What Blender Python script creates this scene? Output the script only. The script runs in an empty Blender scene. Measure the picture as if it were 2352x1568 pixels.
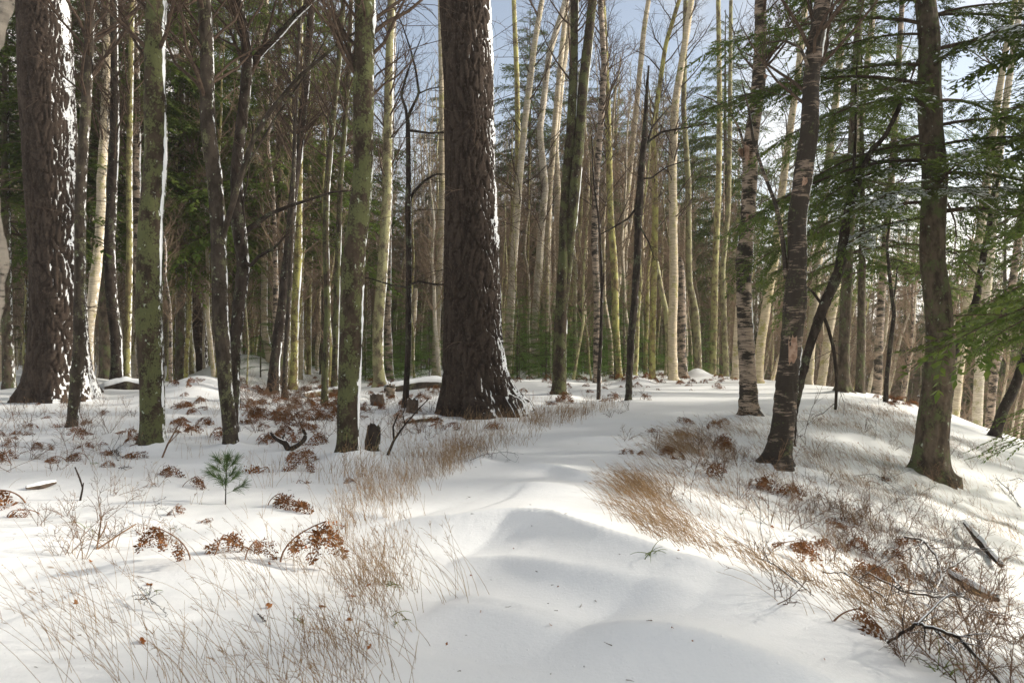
import bpy, math
import numpy as np

# ------------------------------------------------------------------ camera, sky, sun, exposure
scene = bpy.context.scene
COL = scene.collection
R = math.radians
F = 1829.33            # focal length in units of a 2352 px wide picture (28 mm on full frame)
CX, CY, EYE = 1176.0, 784.0, 1.6

cam_data = bpy.data.cameras.new('camera')
cam_data.sensor_width = 36.0
cam_data.lens = 28.0
cam_data.clip_start = 0.05
cam_data.clip_end = 3000.0
cam_data.dof.use_dof = True
cam_data.dof.focus_distance = 13.0
cam_data.dof.aperture_fstop = 5.6
cam = bpy.data.objects.new('camera', cam_data)
cam.location = (0, 0, EYE)
cam.rotation_euler = (R(90), 0, 0)
COL.objects.link(cam)
scene.camera = cam

SUN_AZ, SUN_EL = R(84), R(25)      # azimuth clockwise from straight ahead
world = bpy.data.worlds.new('World')
scene.world = world
world.use_nodes = True
_n = world.node_tree.nodes
_sky = _n.new('ShaderNodeTexSky')
_sky.sky_type = 'NISHITA'
_sky.sun_disc = False
_sky.sun_elevation = SUN_EL
_sky.sun_rotation = SUN_AZ
_sky.dust_density = 1.5
_wl = world.node_tree.links
_tc = _n.new('ShaderNodeTexCoord'); _cl = _n.new('ShaderNodeTexNoise'); _cl.inputs['Scale'].default_value = 2.3; _cl.inputs['Detail'].default_value = 6
_mp = _n.new('ShaderNodeMapping'); _mp.inputs['Location'].default_value = (13.7, 7.1, 23.0); _wl.new(_tc.outputs['Generated'], _mp.inputs['Vector']); _wl.new(_mp.outputs[0], _cl.inputs['Vector'])
_cr = _n.new('ShaderNodeMapRange'); _cr.inputs['From Min'].default_value = .42; _cr.inputs['From Max'].default_value = .60; _cr.inputs['To Min'].default_value = .22; _cr.inputs['To Max'].default_value = .95
_wl.new(_cl.outputs['Fac'], _cr.inputs['Value'])
_bw = _n.new('ShaderNodeRGBToBW'); _wl.new(_sky.outputs[0], _bw.inputs[0])
_cc = _n.new('ShaderNodeMix'); _cc.data_type = 'RGBA'; _cc.blend_type = 'MULTIPLY'; _cc.inputs[0].default_value = 1; _cc.inputs[7].default_value = (2.34, 2.22, 2.02, 1); _wl.new(_bw.outputs[0], _cc.inputs[6])
_mx = _n.new('ShaderNodeMix'); _mx.data_type = 'RGBA'; _wl.new(_cr.outputs[0], _mx.inputs[0]); _wl.new(_sky.outputs[0], _mx.inputs[6]); _wl.new(_cc.outputs[2], _mx.inputs[7])
_wl.new(_mx.outputs[2], _n['Background'].inputs['Color'])
_n['Background'].inputs['Strength'].default_value = 0.15

sun_data = bpy.data.lights.new('sun', 'SUN')
sun_data.energy = 4.6
sun_data.angle = R(3.0)
sun_data.color = (1.0, 0.93, 0.82)
sun = bpy.data.objects.new('sun', sun_data)
_dirn = (math.cos(SUN_EL)*math.sin(SUN_AZ), math.cos(SUN_EL)*math.cos(SUN_AZ), math.sin(SUN_EL))
from mathutils import Vector, Matrix
sun.rotation_euler = Vector(_dirn).to_track_quat('Z', 'Y').to_euler()
sun.location = Vector(_dirn)*60
COL.objects.link(sun)

scene.view_settings.view_transform = 'Standard'
scene.view_settings.look = 'None'
scene.view_settings.exposure = 0.32
scene.view_settings.gamma = 1.0
scene.view_settings.use_curve_mapping = False
scene.render.engine = 'CYCLES'
scene.cycles.use_denoising = True
scene.cycles.max_bounces = 6
scene.cycles.diffuse_bounces = 4
scene.cycles.glossy_bounces = 1
scene.cycles.transmission_bounces = 3
scene.cycles.volume_bounces = 1
scene.cycles.caustics_reflective = False
scene.cycles.caustics_refractive = False
scene.cycles.sample_clamp_indirect = 4.0

# ------------------------------------------------------------------ noise and terrain height
def _hsh(ix, iy, s):
    n = (ix.astype(np.int64)*374761393 + iy.astype(np.int64)*668265263 + s*1442695041) & 0x7fffffff
    n = ((n ^ (n >> 13))*1274126177) & 0x7fffffff
    return ((n ^ (n >> 16)) & 0xffff)/65535.0
def vnoise(x, y, s=0):
    x = np.asarray(x, float); y = np.asarray(y, float)
    ix = np.floor(x); iy = np.floor(y); fx = x-ix; fy = y-iy
    fx = fx**3*(fx*(fx*6-15)+10); fy = fy**3*(fy*(fy*6-15)+10)
    a = _hsh(ix, iy, s); b = _hsh(ix+1, iy, s); c = _hsh(ix, iy+1, s); d = _hsh(ix+1, iy+1, s)
    return (a*(1-fx)+b*fx)*(1-fy)+(c*(1-fx)+d*fx)*fy-.5
def fbm(x, y, o=4, s=0):
    v = 0; a = 1.0
    x = np.asarray(x, float); y = np.asarray(y, float)
    for i in range(o):
        v = v + a*vnoise(x, y, s+i*17); x = x*2.03+5.1; y = y*1.97+3.7; a *= .5
    return v
def sstep(a, b, x):
    t = np.clip((x-a)/(b-a), 0, 1); return t*t*(3-2*t)
EDGE = np.array([(9,-6),(4.5,0),(3.1,2),(2.09,3.73),(1.45,4.9),(1.05,5.9),(1.1,7.8),(1.65,10),(2.9,13.5),(4.6,16),
                 (7.0,19.5),(9.6,23.5),(11.2,28),(11,32),(9.3,37),(8,45),(7,60),(5,120),(5,700)], float)
LEFT_EDGE = np.array([(-.4,-4),(-.55,2),(-.64,4.75),(-.95,8),(-.44,10.6),(1.5,15.7),(3.6,22),(8.0,34)], float)
def pdist(x, y, pl):
    best = np.full(np.shape(x), 1e9); tt = np.zeros(np.shape(x)); n = len(pl)-1
    for i in range(n):
        a = pl[i]; d = pl[i+1]-a
        t = np.clip(((x-a[0])*d[0]+(y-a[1])*d[1])/(d@d), 0, 1)
        r = np.hypot(x-a[0]-t*d[0], y-a[1]-t*d[1])
        m = r < best; best = np.where(m, r, best); tt = np.where(m, (i+t)/n, tt)
    return best, tt
def bank(x, y):
    s, _ = pdist(x, y, EDGE)
    return s*np.sign(x-np.interp(y, EDGE[:,1], EDGE[:,0]))
def from_left(x, y):                      # distance to the left of the path's left edge
    s, _ = pdist(x, y, LEFT_EDGE)
    return -s*np.sign(x-np.interp(y, LEFT_EDGE[:,1], LEFT_EDGE[:,0]))

# wind drifts on the path: crest line, height, width of the steep near side, width of the gentle far side
DRIFTS = [
    (np.array([(-1.05,6.95),(-.46,6.62),(.02,6.55),(.30,6.28),(.67,5.46),(1.01,4.95),(1.5,4.55),(1.75,4.2)]), .27, .34, 1.1),
    (np.array([(-.45,5.75),(-.05,5.5),(.32,5.05),(.70,4.72),(1.12,4.45)]), .14, .22, .5),
    (np.array([(-.5,4.72),(-.2,4.6),(.1,4.35),(.35,4.1)]), .09, .24, .5),
    (np.array([(.35,4.28),(.7,3.95),(1.1,3.62),(1.6,3.25)]), .22, .34, .9),
    (np.array([(.15,10.3),(.55,9.75),(.80,8.95),(1.0,8.6)]), .10, .14, .5),
    (np.array([(-.2,8.6),(.3,8.3),(.9,8.05)]), .09, .3, .8),
    (np.array([(.9,13.2),(1.6,12.7),(2.1,12.2)]), .08, .25, .9),
    (np.array([(1.3,16.2),(2.2,15.9),(3.2,15.5)]), .05, .3, 1.2),
    (np.array([(-3.6,5.55),(-2.6,5.6),(-1.9,5.3),(-1.3,4.85),(-.95,4.3)]), .17, 1.2, .5),
]
MOUNDS = [(-8.75,22.3,1.25,.62),(-10.3,24.5,1.0,.3),(-11.4,32.5,1.3,1.0),(-10.2,33.2,1.0,.55),(-6.3,24,1.6,.22),(-11.6,23.5,1.1,.35),
          (-.42,10.5,.16,.07),(-12.5,17,1.4,.2),(-4.6,15.5,1.2,.12),(-3.1,12.6,1.0,.1),(-6.8,12.2,1.5,.14),(-1.3,20.5,1.3,.16),(4.6,29.8,.7,.35),(8.4,36,.55,.4),
          (-5.5,9.0,1.2,.1),(-3.6,7.6,.9,.06),(-14,26,2,.4),(-3,27,1.8,.25),(1.5,30,2.2,.2)]
BUMPS = []                                # snow banked up round trunks: x, y, radius, height
def ground(x, y, bumps=True):
    x = np.asarray(x, float); y = np.asarray(y, float)
    s = bank(x, y); sp = np.maximum(s, 0)
    g = .20*(np.sqrt(sp*sp+.09)-.3)+.011*sp**2+.0010*sp**3
    g = np.where(g > 6, 6+6*np.tanh((g-6)/6), g)
    f = np.maximum(y-42, 0)
    z = -g-1.4*(1-np.exp(-(f/40)**2))
    lf = from_left(x, y)
    off = np.maximum(sstep(0, 2.0, lf), sstep(.2, 2.2, s))
    z = z + off*(.16*fbm(x*.35, y*.35, 3, 3)+.05*fbm(x*1.3, y*1.3, 3, 9)) + (1-off)*.035*fbm(x*.5+y*.2, y*.5, 2, 5)
    z = z + sstep(.5, 3, s)*.06*fbm((x+y)*.8, (x-y)*2.6, 3, 31)      # wind ribs running down the bank
    for pl, h, wn, wf in DRIFTS:
        lo = pl.min(0)-2.5; hi = pl.max(0)+2.5
        m = (x > lo[0]) & (x < hi[0]) & (y > lo[1]) & (y < hi[1])
        if not np.any(m): continue
        xm, ym = x[m], y[m]
        d, t = pdist(xm, ym, pl)
        cx = np.interp(t*(len(pl)-1), np.arange(len(pl)), pl[:,0]); cy = np.interp(t*(len(pl)-1), np.arange(len(pl)), pl[:,1])
        dd = pl[-1]-pl[0]; nrm = np.array([dd[1], -dd[0]])
        side = (xm-cx)*nrm[0]+(ym-cy)*nrm[1]          # positive: near (lee) side
        amp = h*np.sin(np.clip(t, .02, .98)*np.pi)**.6
        prof = np.where(side > 0, np.clip(1-d/(2.1*wn), 0, 1)**1.8, .25*np.exp(-d/(wf*.35))+.75*np.exp(-(d/wf)**1.5))
        zz = z[m]; zz = zz+amp*prof; z = z.copy(); z[m] = zz
    for mx, my, r, h in MOUNDS:
        z = z + h*np.exp(-((x-mx)**2+(y-my)**2)/(r*r))
    if bumps:
        for mx, my, r, h in BUMPS:
            z = z + h*np.exp(-((x-mx)**2+(y-my)**2)/(r*r))
    return z
_T = np.concatenate([np.linspace(1.5, 45, 2600), np.linspace(45.1, 160, 500)])
def hit(px, py):
    """point of the ground seen at this place of the photograph"""
    tn = (px-CX)/F
    z = ground(_T*tn, _T, False)
    j = np.nonzero(EYE-(py-CY)/F*_T <= z)[0]
    t = _T[j[0]] if len(j) else 60.0
    return np.array([t*tn, t, float(ground(np.array([t*tn]), np.array([t]), False)[0])])
def pix(px, py, Y):
    return np.array([(px-CX)/F*Y, Y, EYE-(py-CY)/F*Y])
def gz(x, y):
    return float(ground(np.array([x]), np.array([y]))[0])

# ------------------------------------------------------------------ mesh helpers
def nrm(v):
    return v/np.maximum(np.linalg.norm(v, axis=-1, keepdims=True), 1e-9)
class Geo:
    def __init__(self): self.V = []; self.Q = []; self.T = []; self.n = 0; self.mq = []; self.mt = []; self.attr = []
    def quads(self, V, Fq, m=0, a=None):
        V = V.reshape(-1, 3); self.V.append(V); self.Q.append(Fq+self.n); self.mq.append(np.full(len(Fq), m)); self.n += len(V)
        self.attr.append(np.zeros(len(V)) if a is None else a)
    def tris(self, V, Ft, m=0, a=None):
        V = V.reshape(-1, 3); self.V.append(V); self.T.append(Ft+self.n); self.mt.append(np.full(len(Ft), m)); self.n += len(V)
        self.attr.append(np.zeros(len(V)) if a is None else a)
    def merge(self, g, M=None, t=None, s=1.0):
        off = self.n
        for v in g.V:
            v = v*s
            if M is not None: v = v@M.T
            if t is not None: v = v+t
            self.V.append(v)
        self.Q += [q+off for q in g.Q]; self.T += [q+off for q in g.T]
        self.mq += g.mq; self.mt += g.mt; self.attr += g.attr; self.n += g.n
    def mesh(self, name, mats, smooth=True, attr=None, origin=None):
        V = np.concatenate(self.V)
        if origin is not None: V = V-np.asarray(origin)
        q = np.concatenate(self.Q) if self.Q else np.zeros((0, 4), int)
        t = np.concatenate(self.T) if self.T else np.zeros((0, 3), int)
        mi = np.concatenate((self.mq or [np.zeros(0)])+(self.mt or [np.zeros(0)])).astype(np.int32)
        me = bpy.data.meshes.new(name)
        me.vertices.add(len(V)); me.vertices.foreach_set('co', V.astype(np.float32).ravel())
        lv = np.concatenate([q.ravel(), t.ravel()]).astype(np.int32)
        me.loops.add(len(lv)); me.loops.foreach_set('vertex_index', lv)
        ls = np.concatenate([np.arange(len(q))*4, len(q)*4+np.arange(len(t))*3]).astype(np.int32)
        me.polygons.add(len(ls)); me.polygons.foreach_set('loop_start', ls)
        me.polygons.foreach_set('use_smooth', np.full(len(ls), smooth))
        for m in (mats if isinstance(mats, (list, tuple)) else [mats]): me.materials.append(m)
        me.polygons.foreach_set('material_index', mi)
        if attr == 'groove':
            at = me.attributes.new('plate', 'FLOAT', 'POINT'); at.data.foreach_set('value', self.plate.astype(np.float32))
        if attr:
            at = me.attributes.new(attr, 'FLOAT', 'POINT'); at.data.foreach_set('value', np.concatenate(self.attr).astype(np.float32))
        me.update(calc_edges=True)
        return me
def tubes(P, Rr, k=3, close=False):
    P = np.asarray(P, float); N, M, _ = P.shape; Rr = np.broadcast_to(np.asarray(Rr, float), (N, M))
    T = nrm(np.gradient(P, axis=1))
    ref = np.where(np.abs(T[:, :1, 2:3]) < .85, np.array([0, 0, 1.]), np.array([1., 0, 0]))
    u = nrm(np.cross(T, np.broadcast_to(ref, T.shape))); v = np.cross(T, u)
    a = np.arange(k)*2*np.pi/k
    ring = P[:, :, None]+Rr[:, :, None, None]*(np.cos(a)[:, None]*u[:, :, None]+np.sin(a)[:, None]*v[:, :, None])
    idx = np.arange(N*M*k).reshape(N, M, k); nx = np.roll(idx, -1, axis=2)
    f = np.stack([idx[:, :-1], nx[:, :-1], nx[:, 1:], idx[:, 1:]], -1).reshape(-1, 4)
    return ring.reshape(-1, 3), f
def leaves(P, D, Nn, L, W):
    """diamond leaf at P along D, flat across normal Nn"""
    D = nrm(D); S = nrm(np.cross(D, Nn)); L = np.asarray(L)[..., None]; W = np.asarray(W)[..., None]
    V = np.stack([P, P+D*L*.45+S*W*.5, P+D*L, P+D*L*.45-S*W*.5], 1)
    n = len(P); return V.reshape(-1, 3), np.arange(n*4).reshape(n, 4)
def grow(rng, P0, D, L, M=4, jit=.15, up=0.0):
    N = len(P0); P = np.zeros((N, M, 3)); P[:, 0] = P0; d = nrm(D); st = (np.asarray(L)/(M-1))[:, None]
    for i in range(1, M):
        d = nrm(d+jit*rng.normal(size=(N, 3))+np.array([0, 0, up])); P[:, i] = P[:, i-1]+d*st
    return P
def sprout(rng, P, Rr, n, lo, hi, ang, up=0.0):
    """n side shoots spread over the branches P: start points, directions, radius there, parent index"""
    N, M, _ = P.shape; w = np.linalg.norm(P[:, -1]-P[:, 0], axis=1)+1e-6
    pi = rng.choice(N, n, p=w/w.sum()); t = rng.uniform(lo, hi, n)*(M-1); i0 = np.minimum(t.astype(int), M-2); fr = (t-i0)[:, None]
    s = P[pi, i0]*(1-fr)+P[pi, i0+1]*fr; tg = nrm(P[pi, i0+1]-P[pi, i0])
    pr = nrm(np.cross(tg, rng.normal(size=(n, 3))))
    d = nrm(tg*math.cos(ang)+pr*math.sin(ang)+np.array([0, 0, up]))
    rr = Rr[pi, i0]*(1-fr[:, 0])+Rr[pi, i0+1]*fr[:, 0]
    return s, d, rr, pi
def taper(r0, r1, M):
    return np.asarray(r0)[:, None]*(1-np.linspace(0, 1, M))+np.asarray(r1)[:, None]*np.linspace(0, 1, M)

# ------------------------------------------------------------------ objects
STUFF_PARTS = ('twigs', 'branches', 'needles', 'snow', 'dead_branches', 'limbs')   # too small to pick apart one by one
def obj(name, me, parent=None, loc=None):
    o = bpy.data.objects.new(name, me); COL.objects.link(o)
    if parent is not None: o.parent = parent
    if loc is not None: o.location = loc
    if name in STUFF_PARTS: o['kind'] = 'stuff'
    return o
def thing(name, label, cat, loc=(0, 0, 0), group=None, me=None):
    o = bpy.data.objects.new(name, me); COL.objects.link(o); o.location = loc
    o['label'] = label; o['category'] = cat
    if group: o['group'] = group
    if me is None: o.empty_display_size = .2
    return o
def dup(root, loc, rz=0.0, sc=1.0, label=None, group=None, tilt=(0, 0)):
    r = root.copy(); COL.objects.link(r); r.location = loc; r.rotation_euler = (tilt[0], tilt[1], rz); r.scale = (sc, sc, sc)
    if label: r['label'] = label
    if group: r['group'] = group
    for ch in root.children:
        c = ch.copy(); COL.objects.link(c); c.parent = r
        for g in ch.children:
            d = g.copy(); COL.objects.link(d); d.parent = c
    return r

# ------------------------------------------------------------------ materials
class NB:
    def __init__(self, name, rough=.85, spec=.25):
        self.m = bpy.data.materials.new(name); self.m.use_nodes = True; self.t = self.m.node_tree
        self.b = self.t.nodes['Principled BSDF']; self.b.inputs['Roughness'].default_value = rough
        self.b.inputs['Specular IOR Level'].default_value = spec
    def n(self, ty, **kw):
        x = self.t.nodes.new(ty)
        for k, v in kw.items(): setattr(x, k, v)
        return x
    def l(self, a, b): self.t.links.new(a, b)
    def coord(self, scale=(1, 1, 1), rnd=True):
        tc = self.n('ShaderNodeTexCoord'); mp = self.n('ShaderNodeMapping'); mp.inputs['Scale'].default_value = scale
        if rnd:
            oi = self.n('ShaderNodeObjectInfo'); ml = self.n('ShaderNodeVectorMath', operation='SCALE')
            ml.inputs[0].default_value = (37., 51., 23.); self.l(oi.outputs['Random'], ml.inputs['Scale'])
            ad = self.n('ShaderNodeVectorMath', operation='ADD'); self.l(tc.outputs['Object'], ad.inputs[0]); self.l(ml.outputs[0], ad.inputs[1])
            self.l(ad.outputs[0], mp.inputs['Vector'])
        else: self.l(tc.outputs['Object'], mp.inputs['Vector'])
        return mp.outputs[0]
    def noise(self, vec, scale, detail=4, rough=.6):
        x = self.n('ShaderNodeTexNoise'); x.inputs['Scale'].default_value = scale; x.inputs['Detail'].default_value = detail; x.inputs['Roughness'].default_value = rough
        self.l(vec, x.inputs['Vector']); return x.outputs['Fac']
    def ramp(self, v, a, b, lo=0., hi=1.):
        x = self.n('ShaderNodeMapRange', interpolation_type='SMOOTHSTEP'); x.inputs['From Min'].default_value = a; x.inputs['From Max'].default_value = b
        x.inputs['To Min'].default_value = lo; x.inputs['To Max'].default_value = hi
        self.l(v, x.inputs['Value']); return x.outputs['Result']
    def mix(self, f, a, b):
        x = self.n('ShaderNodeMix', data_type='RGBA')
        if isinstance(f, float): x.inputs[0].default_value = f
        else: self.l(f, x.inputs[0])
        for s, c in ((6, a), (7, b)):
            if isinstance(c, tuple): x.inputs[s].default_value = (*c, 1)
            else: self.l(c, x.inputs[s])
        return x.outputs[2]
    def math(self, op, a, b=None):
        x = self.n('ShaderNodeMath', operation=op)
        for i, c in enumerate((a, b)):
            if c is None: continue
            if isinstance(c, (int, float)): x.inputs[i].default_value = c
            else: self.l(c, x.inputs[i])
        return x.outputs[0]
    def wind(self, d=(.98, -.05, .17)):
        """how squarely the surface faces the wind that plastered the snow"""
        g = self.n('ShaderNodeNewGeometry'); x = self.n('ShaderNodeVectorMath', operation='DOT_PRODUCT'); x.inputs[1].default_value = d
        self.l(g.outputs['Normal'], x.inputs[0]); return x.outputs['Value']
    def bump(self, h, strength=.5, dist=.02):
        x = self.n('ShaderNodeBump'); x.inputs['Strength'].default_value = strength; x.inputs['Distance'].default_value = dist
        self.l(h, x.inputs['Height']); self.l(x.outputs[0], self.b.inputs['Normal'])
    def vary(self, c, a):
        oi = self.n('ShaderNodeObjectInfo'); h = self.n('ShaderNodeHueSaturation'); self.l(self.math('ADD', self.math('MULTIPLY', oi.outputs['Random'], 2*a), 1-a), h.inputs['Value'])
        self.l(self.math('ADD', self.math('MULTIPLY', self.math('FRACT', self.math('MULTIPLY', oi.outputs['Random'], 7.3)), .35), .84), h.inputs['Saturation']); self.l(c, h.inputs['Color']); return h.outputs[0]
    def out(self, c):
        if isinstance(c, tuple): self.b.inputs['Base Color'].default_value = (*c, 1)
        else: self.l(c, self.b.inputs['Base Color'])
        return self.m
SNOWC = (.84, .85, .85)

def snow_mat():
    b = NB('snow', .55, .3); v = b.coord((1, 1, 1), False)
    h = b.math('ADD', b.noise(v, 9., 5, .65), b.math('MULTIPLY', b.noise(v, 60., 3, .6), .22))
    h = b.math('ADD', h, b.math('MULTIPLY', b.ramp(b.noise(v, 26., 2, .5), .66, .78), .35))
    b.bump(h, .32, .02)
    return b.out(b.mix(b.noise(v, .8, 3), (.81, .82, .81), (.87, .875, .865)))
def pine_bark_mat():
    b = NB('pine_bark', .9, .15); v = b.coord((1, 1, .35)); vf = b.coord((1, 1, .6))
    c = b.mix(b.ramp(b.noise(v, 7., 5), .35, .7), (.018, .0120, .0085), (.048, .034, .025))
    c = b.mix(b.ramp(b.noise(vf, 26., 5, .7), .5, .75), c, (.105, .078, .060))
    c = b.mix(b.math('MULTIPLY', b.n('ShaderNodeAttribute', attribute_name='plate').outputs['Fac'], .45), c, (.075, .055, .042))
    gr = b.n('ShaderNodeAttribute', attribute_name='groove').outputs['Fac']
    w = b.math('ADD', b.wind(), b.math('MULTIPLY', b.math('SUBTRACT', b.noise(b.coord((1, 1, .16)), 9., 5, .7), .5), 1.3))
    tc = b.n('ShaderNodeTexCoord'); sz = b.n('ShaderNodeSeparateXYZ'); b.l(tc.outputs['Object'], sz.inputs[0])
    foot = b.ramp(sz.outputs['Z'], 00.0, 1.1, .62, 0.)                 # drift caught on the root flare
    w = b.math('ADD', w, b.math('ADD', b.math('MULTIPLY', gr, .14), b.math('MULTIPLY', foot, gr)))
    w = b.math('ADD', w, b.math('MULTIPLY', b.math('SUBTRACT', b.noise(b.coord((1, 1, .45)), 34., 4, .7), .5), .7))
    f = b.ramp(w, 1.0, 1.08)
    b.bump(b.noise(vf, 40., 5, .7), .7, .02)
    return b.out(b.mix(f, c, SNOWC))
def maple_bark_mat(name, bark1, bark2, lich, amount, snow=1.0, vary=0.0):
    b = NB(name, .9, .15); v = b.coord((1, 1, .5)); vi = b.coord((1, 1, .8))
    c = b.mix(b.ramp(b.noise(v, 9., 5), .35, .65), bark1, bark2)
    patch = b.math('ADD', b.math('MULTIPLY', b.noise(vi, 4.0, 4), .70), b.math('MULTIPLY', b.noise(vi, 34., 5, .75), .56))
    f = b.ramp(patch, .70-amount*.22, .78-amount*.22)
    lc = b.mix(b.noise(vi, 30., 4), lich, tuple(x*1.7 for x in lich))
    c = b.mix(f, c, lc)
    c = b.mix(b.ramp(b.noise(vi, 13., 4, .6), .66, .70), c, (.30, .33, .26))          # pale lichen spots
    w = b.math('ADD', b.wind(), b.math('MULTIPLY', b.math('SUBTRACT', b.noise(b.coord((1, 1, .5)), 15., 5, .7), .5), 1.05))
    s = b.ramp(w, 1.06-.13*snow, 1.13-.13*snow)
    b.bump(b.noise(vi, 30., 5, .7), .6, .015)
    if vary: c = b.vary(c, vary)
    return b.out(b.mix(s, c, SNOWC))
def birch_bark_mat(name, pale, dark, dk, lich, la, snow=1.0, vary=0.0):
    b = NB(name, .75, .2); v = b.coord((1, 1, 1)); vb = b.coord((.7, .7, 7.)); vp = b.coord((1, 1, 2.2))
    c = b.mix(b.ramp(b.noise(vb, 4., 4), .4, .65), pale, tuple(x*.62 for x in pale))
    c = b.mix(b.ramp(b.noise(vb, 7., 4, .7), .60, .66), c, tuple(x*.25 for x in pale))     # lenticels
    pt = b.math('ADD', b.math('MULTIPLY', b.noise(vp, 2.6, 4), .62), b.math('MULTIPLY', b.noise(vb, 6., 5, .75), .58))
    c = b.mix(b.ramp(pt, .72-dk, .76-dk), c, dark)
    lp = b.math('ADD', b.math('MULTIPLY', b.noise(v, 3.0, 3), .65), b.math('MULTIPLY', b.noise(v, 30., 5, .75), .55))
    c = b.mix(b.ramp(lp, .74-la*.25, .80-la*.25), c, lich)
    w = b.math('ADD', b.wind(), b.math('MULTIPLY', b.math('SUBTRACT', b.noise(b.coord((1, 1, .5)), 15., 5, .7), .5), 1.05))
    s = b.ramp(w, 1.06-.13*snow, 1.13-.13*snow)
    b.bump(b.noise(vb, 9., 5, .7), .7, .02)
    if vary: c = b.vary(c, vary)
    return b.out(b.mix(s, c, SNOWC))
def plain_mat(name, c1, c2, sc=12., rough=.9, snow=None, vary=.0, trans=0.0, spec=.15):
    b = NB(name, rough, spec); v = b.coord()
    c = b.mix(b.ramp(b.noise(v, sc, 4), .3, .7), c1, c2)
    if vary:
        oi = b.n('ShaderNodeObjectInfo'); h = b.n('ShaderNodeHueSaturation')
        b.l(b.math('ADD', b.math('MULTIPLY', oi.outputs['Random'], vary*2), 1-vary), h.inputs['Value']); b.l(c, h.inputs['Color']); c = h.outputs[0]
    if snow is not None:                     # snow lying on what faces up
        g = b.n('ShaderNodeNewGeometry'); sx = b.n('ShaderNodeSeparateXYZ'); b.l(g.outputs['Normal'], sx.inputs[0])
        w = b.math('ADD', sx.outputs['Z'], b.math('MULTIPLY', b.math('SUBTRACT', b.noise(v, 8., 4), .5), .7))
        c = b.mix(b.ramp(w, snow, snow+.12), c, SNOWC)
    b.out(c)
    if trans:
        tr = b.n('ShaderNodeBsdfTranslucent'); b.l(c, tr.inputs['Color']); mx = b.n('ShaderNodeMixShader'); mx.inputs[0].default_value = trans
        b.l(b.b.outputs[0], mx.inputs[1]); b.l(tr.outputs[0], mx.inputs[2]); b.l(mx.outputs[0], b.t.nodes['Material Output'].inputs['Surface'])
    return b.m

M_SNOW = snow_mat()
M_CLUMP = plain_mat('clinging_snow', (.80, .82, .83), (.86, .87, .87), 20., .6)
M_PINE = pine_bark_mat()
M_MAPLE = maple_bark_mat('mossy_maple_bark', (.024, .017, .012), (.060, .044, .030), (.066, .070, .030), .47, .45)
M_GREY = maple_bark_mat('grey_bark', (.026, .020, .015), (.065, .051, .039), (.085, .085, .045), .12, .5)
M_DARK = maple_bark_mat('dark_bark', (.018, .013, .010), (.05, .038, .03), (.07, .075, .045), .10, .5)
M_CEDAR = maple_bark_mat('cedar_bark', (.045, .033, .024), (.12, .092, .066), (.07, .080, .035), .25, .6)
M_FARMAPLE = maple_bark_mat('lichened_bark', (.09, .070, .042), (.25, .20, .115), (.245, .235, .105), .52, .9, .28)
M_BIRCHD = birch_bark_mat('dark_birch_bark', (.25, .19, .145), (.036, .028, .021), .20, (.085, .095, .04), .25, .9)
M_BIRCHM = birch_bark_mat('patchy_birch_bark', (.36, .28, .21), (.034, .027, .020), .13, (.10, .11, .05), .2, .8)
M_BIRCH = birch_bark_mat('pale_birch_bark', (.54, .46, .34), (.07, .055, .04), -.02, (.29, .27, .12), .40, .9, .25)
M_BIRCHN = birch_bark_mat('bare_pale_birch_bark', (.34, .30, .25), (.05, .042, .034), .06, (.20, .21, .15), .4, -1.0)
M_TWIG = plain_mat('twig_bark', (.045, .030, .022), (.10, .070, .050), 15., .9, vary=.2)
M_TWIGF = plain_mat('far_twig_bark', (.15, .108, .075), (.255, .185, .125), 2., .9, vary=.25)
M_LEAF = plain_mat('hemlock_needles', (.062, .105, .020), (.145, .185, .038), 3., .6, trans=.38, vary=.25)
M_LEAFC = plain_mat('cedar_needles', (.068, .112, .024), (.155, .20, .045), 4., .6, trans=.38, vary=.2)
M_FIR = plain_mat('young_fir_needles', (.09, .19, .030), (.20, .33, .060), 5., .6, trans=.3, vary=.25)
M_PINEN = plain_mat('pine_seedling_needles', (.05, .10, .025), (.12, .18, .05), 20., .5, trans=.25)
M_FERN = plain_mat('dead_bracken', (.105, .044, .016), (.24, .105, .040), 14., .85, trans=.25, vary=.3)
M_STALK = plain_mat('dead_stalk', (.13, .060, .030), (.24, .125, .065), 20., .8, vary=.2)
M_GRASS = plain_mat('dry_grass', (.22, .130, .065), (.50, .345, .190), 14., .8, trans=.3)
M_BLADE = plain_mat('green_blade', (.12, .17, .03), (.22, .26, .06), 10., .6, trans=.3)
M_SHRUB = plain_mat('shrub_twig', (.10, .060, .038), (.23, .145, .088), 10., .85, vary=.3)
M_WOOD = plain_mat('weathered_wood', (.055, .04, .03), (.14, .105, .08), 14., .9, snow=.45)
M_BLACK = plain_mat('wet_dark_wood', (.016, .012, .009), (.05, .037, .028), 18., .8, snow=.72)
M_FLAP = plain_mat('peeled_birch_bark', (.22, .13, .085), (.42, .29, .21), 16., .7)
M_OAK = plain_mat('withered_oak_leaf', (.22, .075, .02), (.36, .14, .04), 20., .7, trans=.3)

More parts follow.
